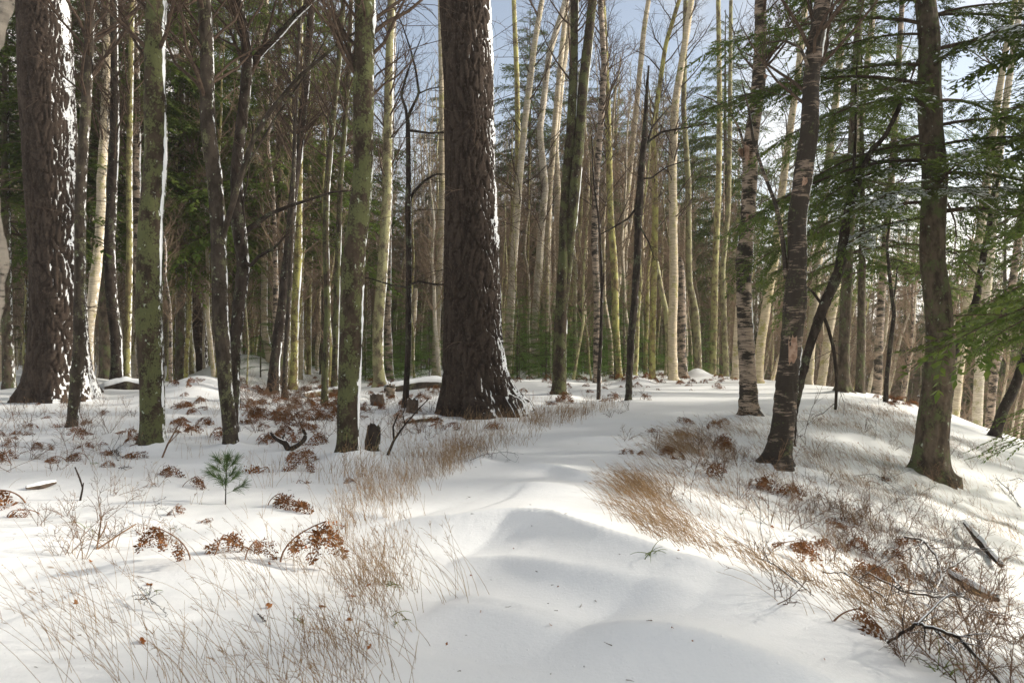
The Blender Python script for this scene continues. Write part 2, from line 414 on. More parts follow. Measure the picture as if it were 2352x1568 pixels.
# ------------------------------------------------------------------ tree builders
WIND_ANG = math.atan2(-.05, .98)
def resample(pts, rad, ss):
    pts = np.asarray(pts, float); rad = np.asarray(rad, float)
    d = np.concatenate([[0], np.cumsum(np.linalg.norm(np.diff(pts, axis=0), axis=1))])
    fine = np.linspace(0, d[-1], 600)
    P = np.stack([np.interp(fine, d, pts[:, i]) for i in range(3)], 1); r = np.interp(fine, d, rad)
    w = max(3, int(600/len(pts)*.55)); ker = np.hanning(w+2)[1:-1]; ker /= ker.sum()
    def sm(a):
        p = np.concatenate([2*a[0]-a[w:0:-1], a, 2*a[-1]-a[-2:-w-2:-1]]); q = np.convolve(p, ker, 'same'); return q[w:-w]
    P = np.stack([sm(P[:, i]) for i in range(3)], 1); r = np.maximum(sm(r), .004)
    return np.stack([np.interp(ss, fine, P[:, i]) for i in range(3)], 1), np.interp(ss, fine, r), d[-1]
def worley(u, v, nu, seed):
    iu = np.floor(u); iv = np.floor(v); d1 = np.full(u.shape, 9.); d2 = d1.copy(); idc = np.zeros(u.shape)
    for a in (-1, 0, 1):
        for b in (-1, 0, 1):
            cu = iu+a; cv = iv+b; cm = np.mod(cu, nu)
            px = cu+.5+.8*(_hsh(cm, cv, seed)-.5)+.0*cv; py = cv+.5+.9*(_hsh(cm, cv, seed+5)-.5)
            d = np.hypot(u-px, v-py); hid = _hsh(cm, cv, seed+11)
            d2 = np.where(d < d1, d1, np.minimum(d2, d)); idc = np.where(d < d1, hid, idc); d1 = np.minimum(d, d1)
    return d1, d2, idc
def trunk_geo(pts, rad, nseg, step, zvis, kind, seed, z0, flare=.0, strip=None):
    """bark surface round a bent centre line; z0 is the ground there; returns Geo, centre line, radii, snow strip Geo or None"""
    pts = np.asarray(pts, float)
    d = np.concatenate([[0], np.cumsum(np.linalg.norm(np.diff(pts, axis=0), axis=1))])
    lv = np.interp(zvis, pts[:, 2], d) if pts[-1, 2] > zvis else d[-1]
    ss = np.concatenate([np.arange(0, lv, step), np.linspace(lv, d[-1], max(2, int((d[-1]-lv)/.4)+2))])
    C, r, _ = resample(pts, rad, ss)
    M = len(ss); th = np.arange(nseg)*2*np.pi/nseg
    T = nrm(np.gradient(C, axis=0)); u = nrm(np.cross(np.broadcast_to([0, 1., 0], T.shape), T)); v = np.cross(T, u)
    h = (C[:, 2]-z0)[:, None]; TH = np.broadcast_to(th, (M, nseg)); S = np.broadcast_to(ss[:, None], (M, nseg))
    ct, st = np.cos(TH), np.sin(TH); rr = np.broadcast_to(r[:, None], (M, nseg)).copy(); gro = np.zeros((M, nseg)); plate = gro
    if flare:
        ex = np.exp(-np.maximum(h, 0)/(.9*flare))
        rr *= 1+.35*np.exp(-np.maximum(h, 0)/(.35*flare+.05))*(kind != 'pine')+ex*(.16*np.cos(3*TH+seed)+.13*np.cos(5*TH+2.1*seed)+.09*np.cos(8*TH+seed*3.3))
    if kind == 'pine':
        Rm = float(np.median(r)); nu = int(2*np.pi*Rm/.105)
        wob = fbm(ct*2+S*1.3, st*2+S*.9, 3, seed); uu = TH/(2*np.pi)*nu+wob*1.7; vv = S/.66+fbm(ct*3+S*2, st*3, 2, seed+3)*1.0
        d1, d2, cid = worley(uu, vv, nu, seed); e = d2-d1
        gro = 1-sstep(.03, .26, e)
        d1b, d2b, _ = worley(uu*2, vv*2.4, nu*2, seed+40); g2 = 1-sstep(.0, .22, d2b-d1b)
        plate = cid*(1-gro); rr += -.048*gro+.020*(cid-.5)-.008*g2+.010*fbm(ct*9+S*5, st*9+S*4, 3, seed+8)
    elif kind == 'birch':
        rr *= 1+.07*fbm(ct*1.2+S*.8, st*1.2+S*.7, 3, seed)
        fl = fbm(ct*3.0+7*seed, S*11+st*1.5, 3, seed+2); rr += .020*np.maximum(fl, 0)*(1+1.2*np.exp(-np.maximum(h, 0)/.9))+.010*fbm(ct*8, st*8+S*16, 3, seed+6)
        nb = np.maximum(vnoise(S*1.1+seed, ct*.7+st*.9, seed+12)-.22, 0); rr += nb*.10
    elif kind == 'cedar':
        uu = TH*np.round(np.median(r)*2*np.pi/.035)/(2*np.pi)
        fl = np.abs(vnoise(np.mod(uu, np.round(np.median(r)*2*np.pi/.035))+fbm(S*2, ct, 2, 4)*2, S*1.6, seed)); rr += .016*(fl*2-.5)+.03*np.median(r)*fbm(ct*1.5+S, st*1.5, 3, seed)
    else:
        rr *= 1+.08*fbm(ct*1.1+S*.9, st*1.1+S*.8, 3, seed); rr += .007*fbm(ct*7+S*6, st*7+S*4, 4, seed+6)
    V = C[:, None]+rr[:, :, None]*(ct[..., None]*u[:, None]+st[..., None]*v[:, None])
    idx = np.arange(M*nseg).reshape(M, nseg); nx = np.roll(idx, -1, 1)
    Fq = np.stack([idx[:-1], nx[:-1], nx[1:], idx[1:]], -1).reshape(-1, 4)
    g = Geo(); g.quads(V, Fq, 0, gro.ravel()); g.plate = plate.ravel()
    sg = None
    if strip:
        wid, thk = strip[:2]
        k = 9; q = np.linspace(-1, 1, k)
        m = ss < lv; mm = int(m.sum())
        sv = ss[m]
        w = np.clip((strip[2] if len(strip) > 2 else .10)+1.2*fbm(sv*.9+seed, sv*0, 3, seed+3)+.5*fbm(sv*6, sv*0+3, 3, seed), .03, 1.0)*R(wid)
        a = WIND_ANG-R(6)+q[None]*w[:, None]*.85+.12*fbm(sv*1.5, sv*0, 2, seed)[:, None]
        ti = np.mod(a, 2*np.pi)/(2*np.pi)*nseg; i0 = ti.astype(int) % nseg; i1 = (i0+1) % nseg; fr = ti-np.floor(ti)
        ri = np.take_along_axis(rr[m], i0, 1)*(1-fr)+np.take_along_axis(rr[m], i1, 1)*fr
        tk = thk*(w/R(wid))[:, None]*(1-q[None]**2)**.7*(1+.8*fbm(sv[:, None]*6+q*2, sv[:, None]*2+q*3, 3, seed+9)); tk -= .010*(1-sstep(.05, .22, w/R(wid)))[:, None]; tk[:, [0, -1]] = -.006
        rs = ri+tk
        Vs = C[m][:, None]+rs[..., None]*(np.cos(a)[..., None]*u[m][:, None]+np.sin(a)[..., None]*v[m][:, None])
        ix = np.arange(mm*k).reshape(mm, k)
        sg = Geo(); sg.quads(Vs, np.stack([ix[:-1, :-1], ix[:-1, 1:], ix[1:, 1:], ix[1:, :-1]], -1).reshape(-1, 4))
    return g, C, r, sg
def bare_crown(rng, C, r, lo, hi, n1, L1, n2, n3, up=.08, ang=.9, thin=1.0):
    """limbs, then twigs, of a leafless tree round its centre line"""
    P = C[None]; Rr = r[None]
    s, d, rr, _ = sprout(rng, P, Rr, n1, lo, hi, ang, .25)
    M = 6; L = L1*rng.uniform(.5, 1.1, n1); P1 = grow(rng, s, d, L, M, .16, up); R1 = taper(np.minimum(rr*.55, .008*thin+L*.011), np.full(n1, .005*thin), M)
    s, d, rr, _ = sprout(rng, P1, R1, n2, .15, .95, .8, .1)
    L = L1*.42*rng.uniform(.4, 1.1, n2); P2 = grow(rng, s, d, L, 4, .2, up*.6); R2 = taper(np.minimum(rr*.7, .007*thin), np.full(n2, .0035*thin), 4)
    limbs = Geo(); limbs.quads(*tubes(P1, R1, 5)); tw = Geo(); tw.quads(*tubes(P2, R2, 3))
    if n3:
        s, d, rr, _ = sprout(rng, P2, R2, n3, .1, 1., .7, .05)
        L = L1*.2*rng.uniform(.4, 1.2, n3); P3 = grow(rng, s, d, L, 3, .2, .03); tw.quads(*tubes(P3, taper(np.full(n3, .0035*thin), np.full(n3, .002*thin), 3), 3))
    return limbs, tw
def dead_twigs(rng, C, r, zlo, zhi, n, L, sub=5, droop=-.04, thick=.010):
    """thin dead side branches low on a trunk"""
    m = (C[:, 2] > zlo) & (C[:, 2] < zhi)
    if not m.any(): m = C[:, 2] > C[:, 2].mean()
    i = rng.choice(np.nonzero(m)[0], n)
    az = rng.uniform(0, 2*np.pi, n); dd = np.stack([np.cos(az), np.sin(az), rng.uniform(-.15, .35, n)], 1)
    s = C[i]+dd*np.array([1, 1, 0])*r[i][:, None]*.8
    Lr = L*rng.uniform(.35, 1.1, n); P1 = grow(rng, s, dd, Lr, 7, .10, droop); R1 = taper(thick*(.4+.6*Lr/L), np.full(n, .0025), 7)
    g = Geo(); g.quads(*tubes(P1, R1, 4))
    s, d, rr, _ = sprout(rng, P1, R1, n*sub, .2, .97, .75)
    P2 = grow(rng, s, d, L*.3*rng.uniform(.3, 1.1, n*sub), 4, .15, droop); R2 = taper(np.minimum(rr*.7, .005), np.full(n*sub, .0018), 4); g.quads(*tubes(P2, R2, 3))
    return g
def bough(rng, L, dens=9., leaf=.095, wid=.022, droop=.16, snow=0.0, spread=.34, twr=.0035, steps=.05):
    """one evergreen branch along +X: limb, twigs and needle sprays; returns limb Geo, needles Geo, snow Geo or None"""
    M = 9; t = np.linspace(0, 1, M)
    A = np.stack([L*t, .05*L*np.sin(t*5+rng.uniform(0, 6))*t, .10*L*t-droop*L*t*t*1.4], 1)
    limb = Geo(); limb.quads(*tubes(A[None], np.linspace(.007+.008*L, .004, M)[None], 5))
    n = max(6, int(L*dens)); tt = np.linspace(.12, .99, n); tt = np.repeat(tt, 2)+rng.uniform(-.02, .02, 2*n); tt = np.clip(tt, .08, 1); sg = np.tile([1, -1], n)
    b = np.stack([np.interp(tt, t, A[:, i]) for i in range(3)], 1); T = nrm(np.gradient(A, axis=0)); tg = nrm(np.stack([np.interp(tt, t, T[:, i]) for i in range(3)], 1))
    side = np.cross(np.array([0, 0, 1.]), tg); an = rng.uniform(.7, 1.1, 2*n)
    dr = tg*np.cos(an)[:, None]+side*(np.sin(an)*sg)[:, None]+np.array([0, 0, 1])*rng.normal(-.10, .13, (2*n, 1))
    ln = L*spread*np.sin(np.clip(1.06-tt, 0, 1)**.75*np.pi*.85+.25)*rng.uniform(.5, 1.15, 2*n)+.08
    keep = rng.uniform(size=2*n) > .12; b, dr, ln, sg = b[keep], dr[keep], ln[keep], sg[keep]
    P2 = grow(rng, b, dr, ln, 5, .10, -.06); limb.quads(*tubes(P2, taper(np.full(len(b), twr), np.full(len(b), twr*.5), 5), 3))
    LP = []; LD = []; LN = []; LL = []
    for j in range(len(b)):
        k = max(2, int(ln[j]/steps)); u = np.repeat(np.linspace(.12, 1, k), 2)
        p = np.stack([np.interp(u*4, np.arange(5), P2[j, :, i]) for i in range(3)], 1)
        d0 = nrm(P2[j, -1]-P2[j, 0]); sd = nrm(np.cross(d0, [0, 0, 1.])); s2 = np.tile([1, -1], k)[:, None]
        d = d0*.75+sd*s2*.75+rng.normal(0, .22, (2*k, 3))+np.array([0, 0, -.12])
        LP.append(p); LD.append(d); LN.append(np.array([0, 0, 1.])+rng.normal(0, .35, (2*k, 3))); LL.append(leaf*(1.05-.45*u)*rng.uniform(.6, 1.15, 2*k))
        LP.append(P2[j, -1:]); LD.append(d0[None]); LN.append(np.array([[0, 0, 1.]])); LL.append(np.array([leaf]))
    LP = np.concatenate(LP); LD = np.concatenate(LD); LN = np.concatenate(LN); LL = np.concatenate(LL)
    fo = Geo(); fo.quads(*leaves(LP, LD, LN, LL, np.full(len(LL), wid)*rng.uniform(.8, 1.25, len(LL))))
    sn = None
    if snow:
        m = rng.uniform(size=len(LP)) < snow*sstep(-.25, .25, fbm(LP[:, 0]*3, LP[:, 1]*3, 2, 5)); m[0] = True
        V, q = leaves(LP[m]+np.array([0, 0, .012]), LD[m]*np.array([1, 1, .6]), LN[m]*np.array([.4, .4, 1]), LL[m]*1.05, np.full(m.sum(), wid*1.5))
        top = LP[m]+nrm(LD[m])*LL[m][:, None]*.5+np.array([0, 0, .030]); nn = int(m.sum())
        sn = Geo(); VV = np.concatenate([V.reshape(nn, 4, 3), top[:, None]], 1); ii = np.arange(nn)[:, None]*5
        tr = np.concatenate([np.stack([ii[:, 0]+a, ii[:, 0]+(a+1) % 4, ii[:, 0]+4], 1) for a in range(4)]); sn.tris(VV, tr)
    return limb, fo, sn
def rotm(az, pitch):
    return np.array(Matrix.Rotation(az, 3, 'Z') @ Matrix.Rotation(-pitch, 3, 'Y'))
def conifer_meshes(name, seed, H, r0, zlo, Lmax, nb, bark, leafmat, leaf, wid, dens, steps, dead=0, pitch=(-.25, .15), topL=.3, spread=.34):
    rng = np.random.default_rng(seed)
    C = np.zeros((14, 3)); C[:, 2] = np.linspace(-.25, H, 14); C[:, :2] = np.cumsum(rng.normal(0, .012*H/14, (14, 2)), 0); r = r0*(1-C[:, 2]/H*.93).clip(.02, 1.2)
    g, C2, r2, _ = trunk_geo(C, r, 12 if r0 > .08 else 7, .5 if H > 6 else .15, H, 'plain', seed, 0, .15 if r0 > .08 else 0)
    tr = g.mesh(name+'_trunk', bark)
    pro = [bough(rng, 2.4, dens, leaf, wid, .14+.06*i, 0, spread, .004, steps) for i in range(3)]
    cr = Geo(); fol = Geo(); ga = 2.4
    for i in range(nb):
        u = (i+.5)/nb; z = zlo+(H*.985-zlo)*u**.9; az = i*ga+rng.uniform(-.4, .4); L = Lmax*(1-u)**.8+topL
        L *= rng.uniform(.6, 1.15); lb, fo, _ = pro[rng.integers(3)]
        M = rotm(az, rng.uniform(*pitch)+.5*u*u); p = np.array([np.interp(z, C2[:, 2], C2[:, 0]), np.interp(z, C2[:, 2], C2[:, 1]), z])
        cr.merge(lb, M, p, L/2.4); fol.merge(fo, M, p, L/2.4)
    if dead: cr.merge(dead_twigs(rng, C2, r2, .8, zlo+2, dead, 1.6, 4))
    return tr, cr.mesh(name+'_limbs', M_TWIG), fol.mesh(name+'_needles', leafmat)

# ------------------------------------------------------------------ trees placed from the photograph (x, y, width in the 2352 px picture, from the foot up)
TREES = [
 dict(n='pine_tree', l='huge dark old pine with snow plastered down its right side, at the left', c='tree', m=M_PINE, k='pine',
      p=[(140,922,190),(138,880,152),(137,820,128),(132,700,117),(127,600,114),(123,400,115),(110,200,115),(95,0,112)], H=27, seg=150, step=.03, fl=.55, dead=26, rb=(.75,.2), strip=(36,.018,.12)),
 dict(n='pine_tree', l='massive dark pine trunk in the middle with plated bark and snowy root flare', c='tree', m=M_PINE, k='pine',
      p=[(1112,952,230),(1100,915,178),(1092,860,150),(1086,780,136),(1083,600,128),(1081,400,116),(1076,200,115),(1068,0,120)], H=28, seg=160, step=.024, fl=.55, dead=34, rb=(.55,.2), strip=(38,.020,.16)),
 dict(n='pine_tree', l='reddish brown pine trunk farther back between slim mossy trunks on the left', c='tree', m=M_PINE, k='pine', Y=40,
      p=[(464,862,50),(459,820,38),(455,700,34),(450,500,33),(445,300,31),(440,0,26)], H=26, seg=60, step=.06, fl=.4, dead=14, rb=(.3,.12)),
 dict(n='thin_tree', l='thin plain brown trunk standing right in front of the huge left pine', c='tree', m=M_GREY, k='plain',
      p=[(164,988,24),(168,950,25),(180,800,29),(186,620,25),(190,450,24),(197,200,22),(203,0,21)], H=13, seg=28, step=.05, fl=.08, cr=1, rb=(.25,.1)),
 dict(n='maple_tree', l='straight mossy maple with a clean white snow line along its right edge', c='tree', m=M_MAPLE, k='plain',
      p=[(350,1030,60),(350,1000,55),(349,900,54),(346,700,57),(348,500,52),(352,350,51),(357,200,46),(363,95,44),(357,0,46)], H=15, seg=72, step=.03, fl=.10, cr=1, strip=(30,.014,.17), rb=(.35,.14)),
 dict(n='maple_tree', l='bent grey brown trunk crossing in front of the dark birch, brown ferns at its foot', c='tree', m=M_GREY, k='plain',
      p=[(531,1028,34),(526,960,31),(520,900,32),(508,700,34),(497,520,36),(490,400,34),(483,300,33),(477,200,32),(470,100,30),(468,0,30)], H=14, seg=48, step=.03, fl=.08, cr=1, rb=(.25,.1),
      br=[[(512,545,13),(523,505,14),(540,450,14),(556,395,13),(575,335,12),(612,265,11),(684,178,9),(792,88,6),(880,40,4)],[(526,500,6),(546,430,6),(578,360,5),(630,270,5),(700,170,4),(760,60,3)]]),
 dict(n='birch_tree', l='dark rough birch with a crooked forked top, just right of the bent grey trunk', c='tree', m=M_DARK, k='birch', Y=13.0,
      p=[(536,985,26),(537,900,26),(541,800,26),(553,660,29),(555,600,29),(549,530,29),(546,400,25),(549,300,24),(560,220,24),(572,150,24),(566,90,22),(548,40,20),(545,0,19)], H=14, seg=44, step=.03, fl=.06, cr=1, strip=(18,.012), rb=(.22,.1),
      br=[[(574,152,15),(592,130,15),(650,75,13),(682,40,11),(720,8,9),(760,-30,6)],[(553,545,14),(562,527,14),(612,486,10),(665,462,8),(752,430,5),(800,425,3)],[(558,600,10),(578,612,9),(600,590,8),(640,570,6),(665,545,4)],[(560,530,10),(563,500,7),(562,470,5),(575,420,4),(590,300,3)]]),
 dict(n='maple_tree', l='thick mossy green maple leaning slightly right, with a broken stump at its foot', c='tree', m=M_MAPLE, k='plain',
      p=[(800,1052,56),(800,1010,49),(800,950,50),(803,850,50),(808,700,50),(816,600,52),(824,500,50),(832,400,47),(836,300,46),(838,200,45),(838,0,46)], H=15, seg=72, step=.028, fl=.10, cr=1, strip=(30,.022), rb=(.35,.14)),
 dict(n='sapling', l='thin dark sapling left of the middle pine, forking into wiry limbs', c='tree', m=M_DARK, k='plain',
      p=[(930,942,17),(934,880,14),(937,800,13),(938,600,13),(938,480,13),(939,420,12),(937,340,11),(936,275,10)], H=0, seg=20, step=.05, fl=.05, rb=(.22,.08),
      br=[[(936,285,8),(932,250,7),(920,217,6),(928,180,5),(936,150,4),(950,110,3),(965,70,2)],[(936,272,8),(946,250,7),(963,217,6),(956,165,5),(945,120,4),(925,60,3),(905,20,2)],[(938,300,6),(960,300,6),(985,301,5),(1020,297,4)],[(936,478,7),(948,440,7),(975,410,6),(1000,394,5),(1020,393,3)],[(938,655,5),(960,645,4),(1000,652,4),(1030,650,2)],[(936,660,5),(900,655,4),(850,640,3),(800,635,2)],[(962,215,4),(985,205,3),(1010,200,2)]]),
 dict(n='maple_tree', l='twin stemmed mossy maple right of the middle pine, brown ferns round its base', c='tree', m=M_MAPLE, k='plain',
      p=[(1283,908,38),(1285,880,34),(1286,800,31),(1289,700,27),(1293,600,24),(1297,480,22),(1302,400,21),(1311,300,21),(1316,200,20),(1319,100,19),(1320,0,18)], H=15, seg=40, step=.04, fl=.08, cr=1, strip=(26,.02), rb=(.3,.12),
      br=[[(1289,760,18),(1295,690,20),(1304,600,23),(1314,500,24),(1323,400,24),(1332,300,23),(1339,200,22),(1350,100,21),(1361,0,20),(1372,-120,16),(1380,-260,10)]]),
 dict(n='thin_tree', l='slim black broken top trunk standing alone at the left side of the path', c='tree', m=M_DARK, k='birch',
      p=[(1443,922,15),(1446,860,14),(1449,780,14),(1455,700,14),(1464,600,16),(1468,500,16),(1472,400,15),(1479,320,13),(1485,240,9),(1488,190,6),(1490,152,3)], H=0, seg=20, step=.05, fl=.05, rb=(.2,.07),
      br=[[(1467,470,6),(1445,500,5),(1410,520,4),(1380,535,2)],[(1478,350,7),(1490,325,6),(1520,305,5),(1570,298,4),(1620,290,2)],[(1480,350,6),(1500,290,5),(1520,265,4),(1545,235,2)],[(1475,410,4),(1495,410,4),(1530,385,3),(1580,370,2)],[(1470,520,4),(1490,560,3),(1500,600,2)]]),
 dict(n='sapling', l='spindly dark sapling between the twin stemmed maple and the slim black trunk', c='tree', m=M_DARK, k='plain',
      p=[(1375,920,10),(1376,860,9),(1380,780,8),(1381,700,7),(1383,640,6),(1380,560,5),(1374,500,5),(1366,440,4),(1362,380,3),(1360,290,2)], H=0, seg=12, step=.06, fl=0, rb=(.15,.05),
      br=[[(1380,690,5),(1382,660,6),(1384,630,3)],[(1376,520,3),(1390,480,2),(1400,430,2)]]),
 dict(n='birch_tree', l='ragged birch with a torn bark flap high up, snow at its foot, beside the path', c='tree', m=M_BIRCHM, k='birch',
      p=[(1722,960,56),(1720,930,42),(1716,850,36),(1709,700,33),(1712,600,32),(1717,500,31),(1720,400,32),(1723,350,34),(1731,300,30),(1740,200,28),(1745,100,26),(1750,0,26)], H=15, seg=52, step=.03, fl=.12, cr=1, strip=(22,.02), rb=(.45,.12),
      br=[[(1726,420,7),(1700,300,6),(1680,262,5),(1640,230,4),(1600,215,2)]]),
 dict(n='birch_tree', l='tallest dark shaggy birch leaning right on the bank, closest to the camera', c='tree', m=M_BIRCHD, k='birch',
      p=[(1782,1070,72),(1790,1030,57),(1797,990,51),(1808,900,48),(1817,800,46),(1822,700,46),(1830,600,42),(1836,500,40),(1845,400,40),(1855,300,38),(1864,200,36),(1877,100,34),(1888,0,32)], H=15, seg=72, step=.026, fl=.12, cr=1, strip=(24,.02), rb=(.3,.12),
      br=[[(1806,640,12),(1801,560,11),(1787,470,9),(1758,390,8),(1737,317,7),(1730,250,5),(1715,180,3)],[(1860,165,8),(1838,110,7),(1800,95,6),(1760,100,4)]]),
 dict(n='leaning_tree', l='slender dark trunk leaning far right from behind the tallest shaggy birch', c='tree', m=M_DARK, k='birch', Y=13.6,
      p=[(1817,1010,18),(1820,960,18),(1835,890,18),(1860,800,19),(1888,710,21),(1925,620,21),(1945,520,19),(1957,460,17),(1966,420,14),(1979,390,11),(2005,345,9),(2035,310,6),(2060,250,4),(2080,180,3)], H=0, seg=28, step=.04, fl=.05, rb=(.15,.06),
      br=[[(1953,470,10),(1964,390,8),(1972,300,6),(1976,180,4),(1985,90,2)],[(1886,715,8),(1905,745,8),(1925,800,8),(1937,860,8),(1942,900,7),(1945,945,7)],[(1888,700,7),(1860,672,6),(1830,655,4)],[(1990,365,5),(2020,370,4),(2060,350,2)]]),
 dict(n='cedar_tree', l='tall cedar with a smooth grey trunk and wide green boughs on the right bank', c='tree', m=M_CEDAR, k='cedar',
      p=[(2136,1092,92),(2138,1060,80),(2141,1000,71),(2152,900,65),(2157,800,60),(2155,700,58),(2148,600,55),(2141,500,53),(2142,400,54),(2142,300,52),(2139,200,50),(2130,100,46),(2122,0,44)], H=16, seg=90, step=.03, fl=.12, strip=(24,.018), rb=(.3,.05)),
 dict(n='conifer_tree', l='slim evergreen trunk on the ridge behind the leaning dark trunk', c='tree', m=M_CEDAR, k='cedar',
      p=[(1936,903,42),(1937,870,29),(1939,800,25),(1945,600,23),(1953,450,21),(1962,300,19),(1970,100,17),(1975,0,15)], H=17, seg=36, step=.06, fl=.2, rb=(.4,.15)),
 dict(n='sapling', l='crooked thin black stem on the crest left of the cedar', c='tree', m=M_DARK, k='plain', Y=24,
      p=[(2034,927,12),(2036,880,10),(2044,800,11),(2051,720,9),(2046,650,8),(2040,560,6),(2046,480,4)], H=0, seg=14, step=.06, fl=0, rb=(.15,.05),
      br=[[(2050,700,5),(2065,650,4),(2075,610,3)]]),
 dict(n='leaning_tree', l='twisted dark stem leaning right from behind the cedar', c='tree', m=M_BIRCHD, k='birch', Y=19,
      p=[(2168,880,17),(2192,810,16),(2215,755,16),(2240,690,15),(2255,640,14),(2263,570,13),(2268,520,11),(2275,470,9),(2300,400,6)], H=0, seg=24, step=.05, fl=0, rb=(.2,.05),
      br=[[(2240,690,7),(2300,705,6),(2360,735,4)],[(2252,640,5),(2210,580,4),(2180,565,3)]]),
 dict(n='leaning_tree', l='short leaning dark trunk with a snowy upper side over the far right crest', c='tree', m=M_DARK, k='birch', Y=22,
      p=[(2283,978,24),(2305,940,22),(2330,890,20),(2352,830,19),(2380,740,16),(2400,640,12)], H=0, seg=24, step=.06, fl=.05, rb=(.1,.03)),
 dict(n='birch_tree', l='blurred pale birch stem at the very left border, closest of all', c='tree', m=M_BIRCHN, k='birch', Y=2.3,
      p=[(-112,1750,60),(-92,1300,58),(-66,900,56),(-44,600,52),(-32,420,50),(-20,200,48),(-14,0,46)], H=9, seg=40, step=.02, fl=.03, cr=1, rb=(.06,.01)),
 # middle distance, left
 dict(n='birch_tree', l='pale leaning birch half hidden behind the huge left pine', c='tree', m=M_BIRCH, k='birch', Y=24, p=[(203,880,22),(205,760,22),(216,640,22),(231,500,20),(236,420,19),(240,300,18),(250,0,16)]),
 dict(n='birch_tree', l='dark rough birch right of the huge left pine, curved at the top', c='tree', m=M_DARK, k='birch', p=[(268,882,30),(268,850,25),(266,780,24),(258,680,24),(255,560,24),(256,420,22),(262,300,20),(265,0,14)], strip=(34,.03)),
 dict(n='maple_tree', l='slim pale green trunk right of the curved dark birch', c='tree', m=M_FARMAPLE, k='plain', p=[(291,876,16),(292,700,15),(297,560,15),(300,400,14),(303,0,11)], strip=(34,.02)),
 dict(n='birch_tree', l='grey birch directly left of the straight mossy maple', c='tree', m=M_BIRCHM, k='birch', Y=26, p=[(325,880,20),(322,700,20),(318,500,20),(314,380,20),(310,200,18),(306,0,16)], strip=(40,.03)),
 dict(n='maple_tree', l='mossy trunk right of the straight maple, snow along its right edge', c='tree', m=M_FARMAPLE, k='plain', p=[(393,874,19),(395,800,17),(398,650,18),(406,480,18),(413,330,16),(420,0,12)], strip=(30,.02)),
 dict(n='maple_tree', l='slim green trunk just left of the reddish pine', c='tree', m=M_FARMAPLE, k='plain', p=[(441,858,17),(437,780,15),(429,660,13),(428,500,12),(431,380,11),(433,0,9)], strip=(30,.02)),
 dict(n='birch_tree', l='dark leaning birch with shaggy foot among the ferns, right of the crossing trunks', c='tree', m=M_DARK, k='birch', p=[(626,900,28),(632,830,22),(645,720,22),(662,560,20),(678,420,18),(690,330,17),(702,180,17),(712,60,15),(717,0,14)], strip=(28,.02)),
 dict(n='thin_tree', l='thin dark trunk close behind the dark leaning birch', c='tree', m=M_GREY, k='plain', p=[(653,915,13),(657,800,12),(664,650,11),(672,480,10),(680,300,9),(690,0,7)]),
 dict(n='birch_tree', l='pale birch with curved foot behind the ferns left of the leaning birch', c='tree', m=M_BIRCH, k='birch', Y=33, p=[(622,850,20),(620,820,18),(606,760,16),(609,660,14),(609,560,14),(612,440,13),(612,0,10)], strip=(38,.03)),
 dict(n='birch_tree', l='broken pale birch leaning left behind the dark leaning birch', c='tree', m=M_BIRCH, k='birch', Y=36, p=[(650,860,18),(634,720,20),(628,660,20),(620,580,17),(614,520,15),(600,300,13),(590,120,14),(612,0,14)], strip=(30,.02)),
 dict(n='maple_tree', l='pale mossy trunk left of the short snapped birch stub', c='tree', m=M_FARMAPLE, k='plain', p=[(674,893,20),(676,800,18),(679,700,18),(686,600,17),(684,500,16),(690,300,14),(692,0,11)], strip=(34,.025)),
 dict(n='broken_trunk', l='short snapped pale birch stub among standing trunks left of the thick mossy maple', c='dead tree', m=M_BIRCH, k='birch', p=[(690,870,16),(690,800,15),(690,740,14),(691,694,13)], H=0, strip=(30,.02)),
 dict(n='maple_tree', l='slim pale trunk right of the snapped birch stub', c='tree', m=M_FARMAPLE, k='plain', Y=38, p=[(710,862,12),(710,760,11),(711,640,11),(714,520,10),(716,300,9),(716,0,7)], strip=(30,.02)),
 dict(n='maple_tree', l='dark mossy trunk left of the thick mossy maple, foot nearest the log', c='tree', m=M_MAPLE, k='plain', p=[(745,928,16),(747,850,15),(751,720,15),(748,560,15),(751,450,14),(762,300,13),(776,150,12),(790,0,11)], strip=(26,.02)),
 dict(n='maple_tree', l='slim mossy stem between the dark mossy trunk and the thick maple', c='tree', m=M_MAPLE, k='plain', p=[(767,900,16),(770,800,14),(773,640,14),(783,430,12),(792,300,12),(800,150,11),(806,0,10)], strip=(26,.02)),
 dict(n='maple_tree', l='pale green trunk with snowy right side just right of the thick mossy maple', c='tree', m=M_FARMAPLE, k='plain', p=[(874,886,30),(868,840,26),(868,760,25),(878,640,24),(885,520,23),(889,400,22),(893,200,20),(900,0,18)], strip=(36,.04)),
 dict(n='birch_tree', l='brownish birch behind the pale green trunk right of the thick maple', c='tree', m=M_BIRCHM, k='birch', Y=33, p=[(896,868,18),(890,760,16),(892,600,14),(896,400,13),(905,0,10)], strip=(30,.02)),
 dict(n='birch_tree', l='pinkish birch close left of the middle pine', c='tree', m=M_BIRCH, k='birch', Y=38, p=[(1000,860,18),(1002,760,17),(1008,640,16),(1014,480,15),(1016,300,14),(1012,0,12)]),
 dict(n='birch_tree', l='dead pinkish birch behind the forking sapling', c='tree', m=M_BIRCH, k='birch', Y=36, p=[(945,866,14),(946,780,14),(950,720,14),(953,662,12)], H=0),
 # middle distance, centre
 dict(n='birch_tree', l='birch hugging the right edge of the middle pine top, leaning right', c='tree', m=M_BIRCH, k='birch', Y=34, p=[(1165,840,20),(1172,720,18),(1182,560,17),(1192,420,16),(1206,280,14),(1228,100,13),(1245,0,12)]),
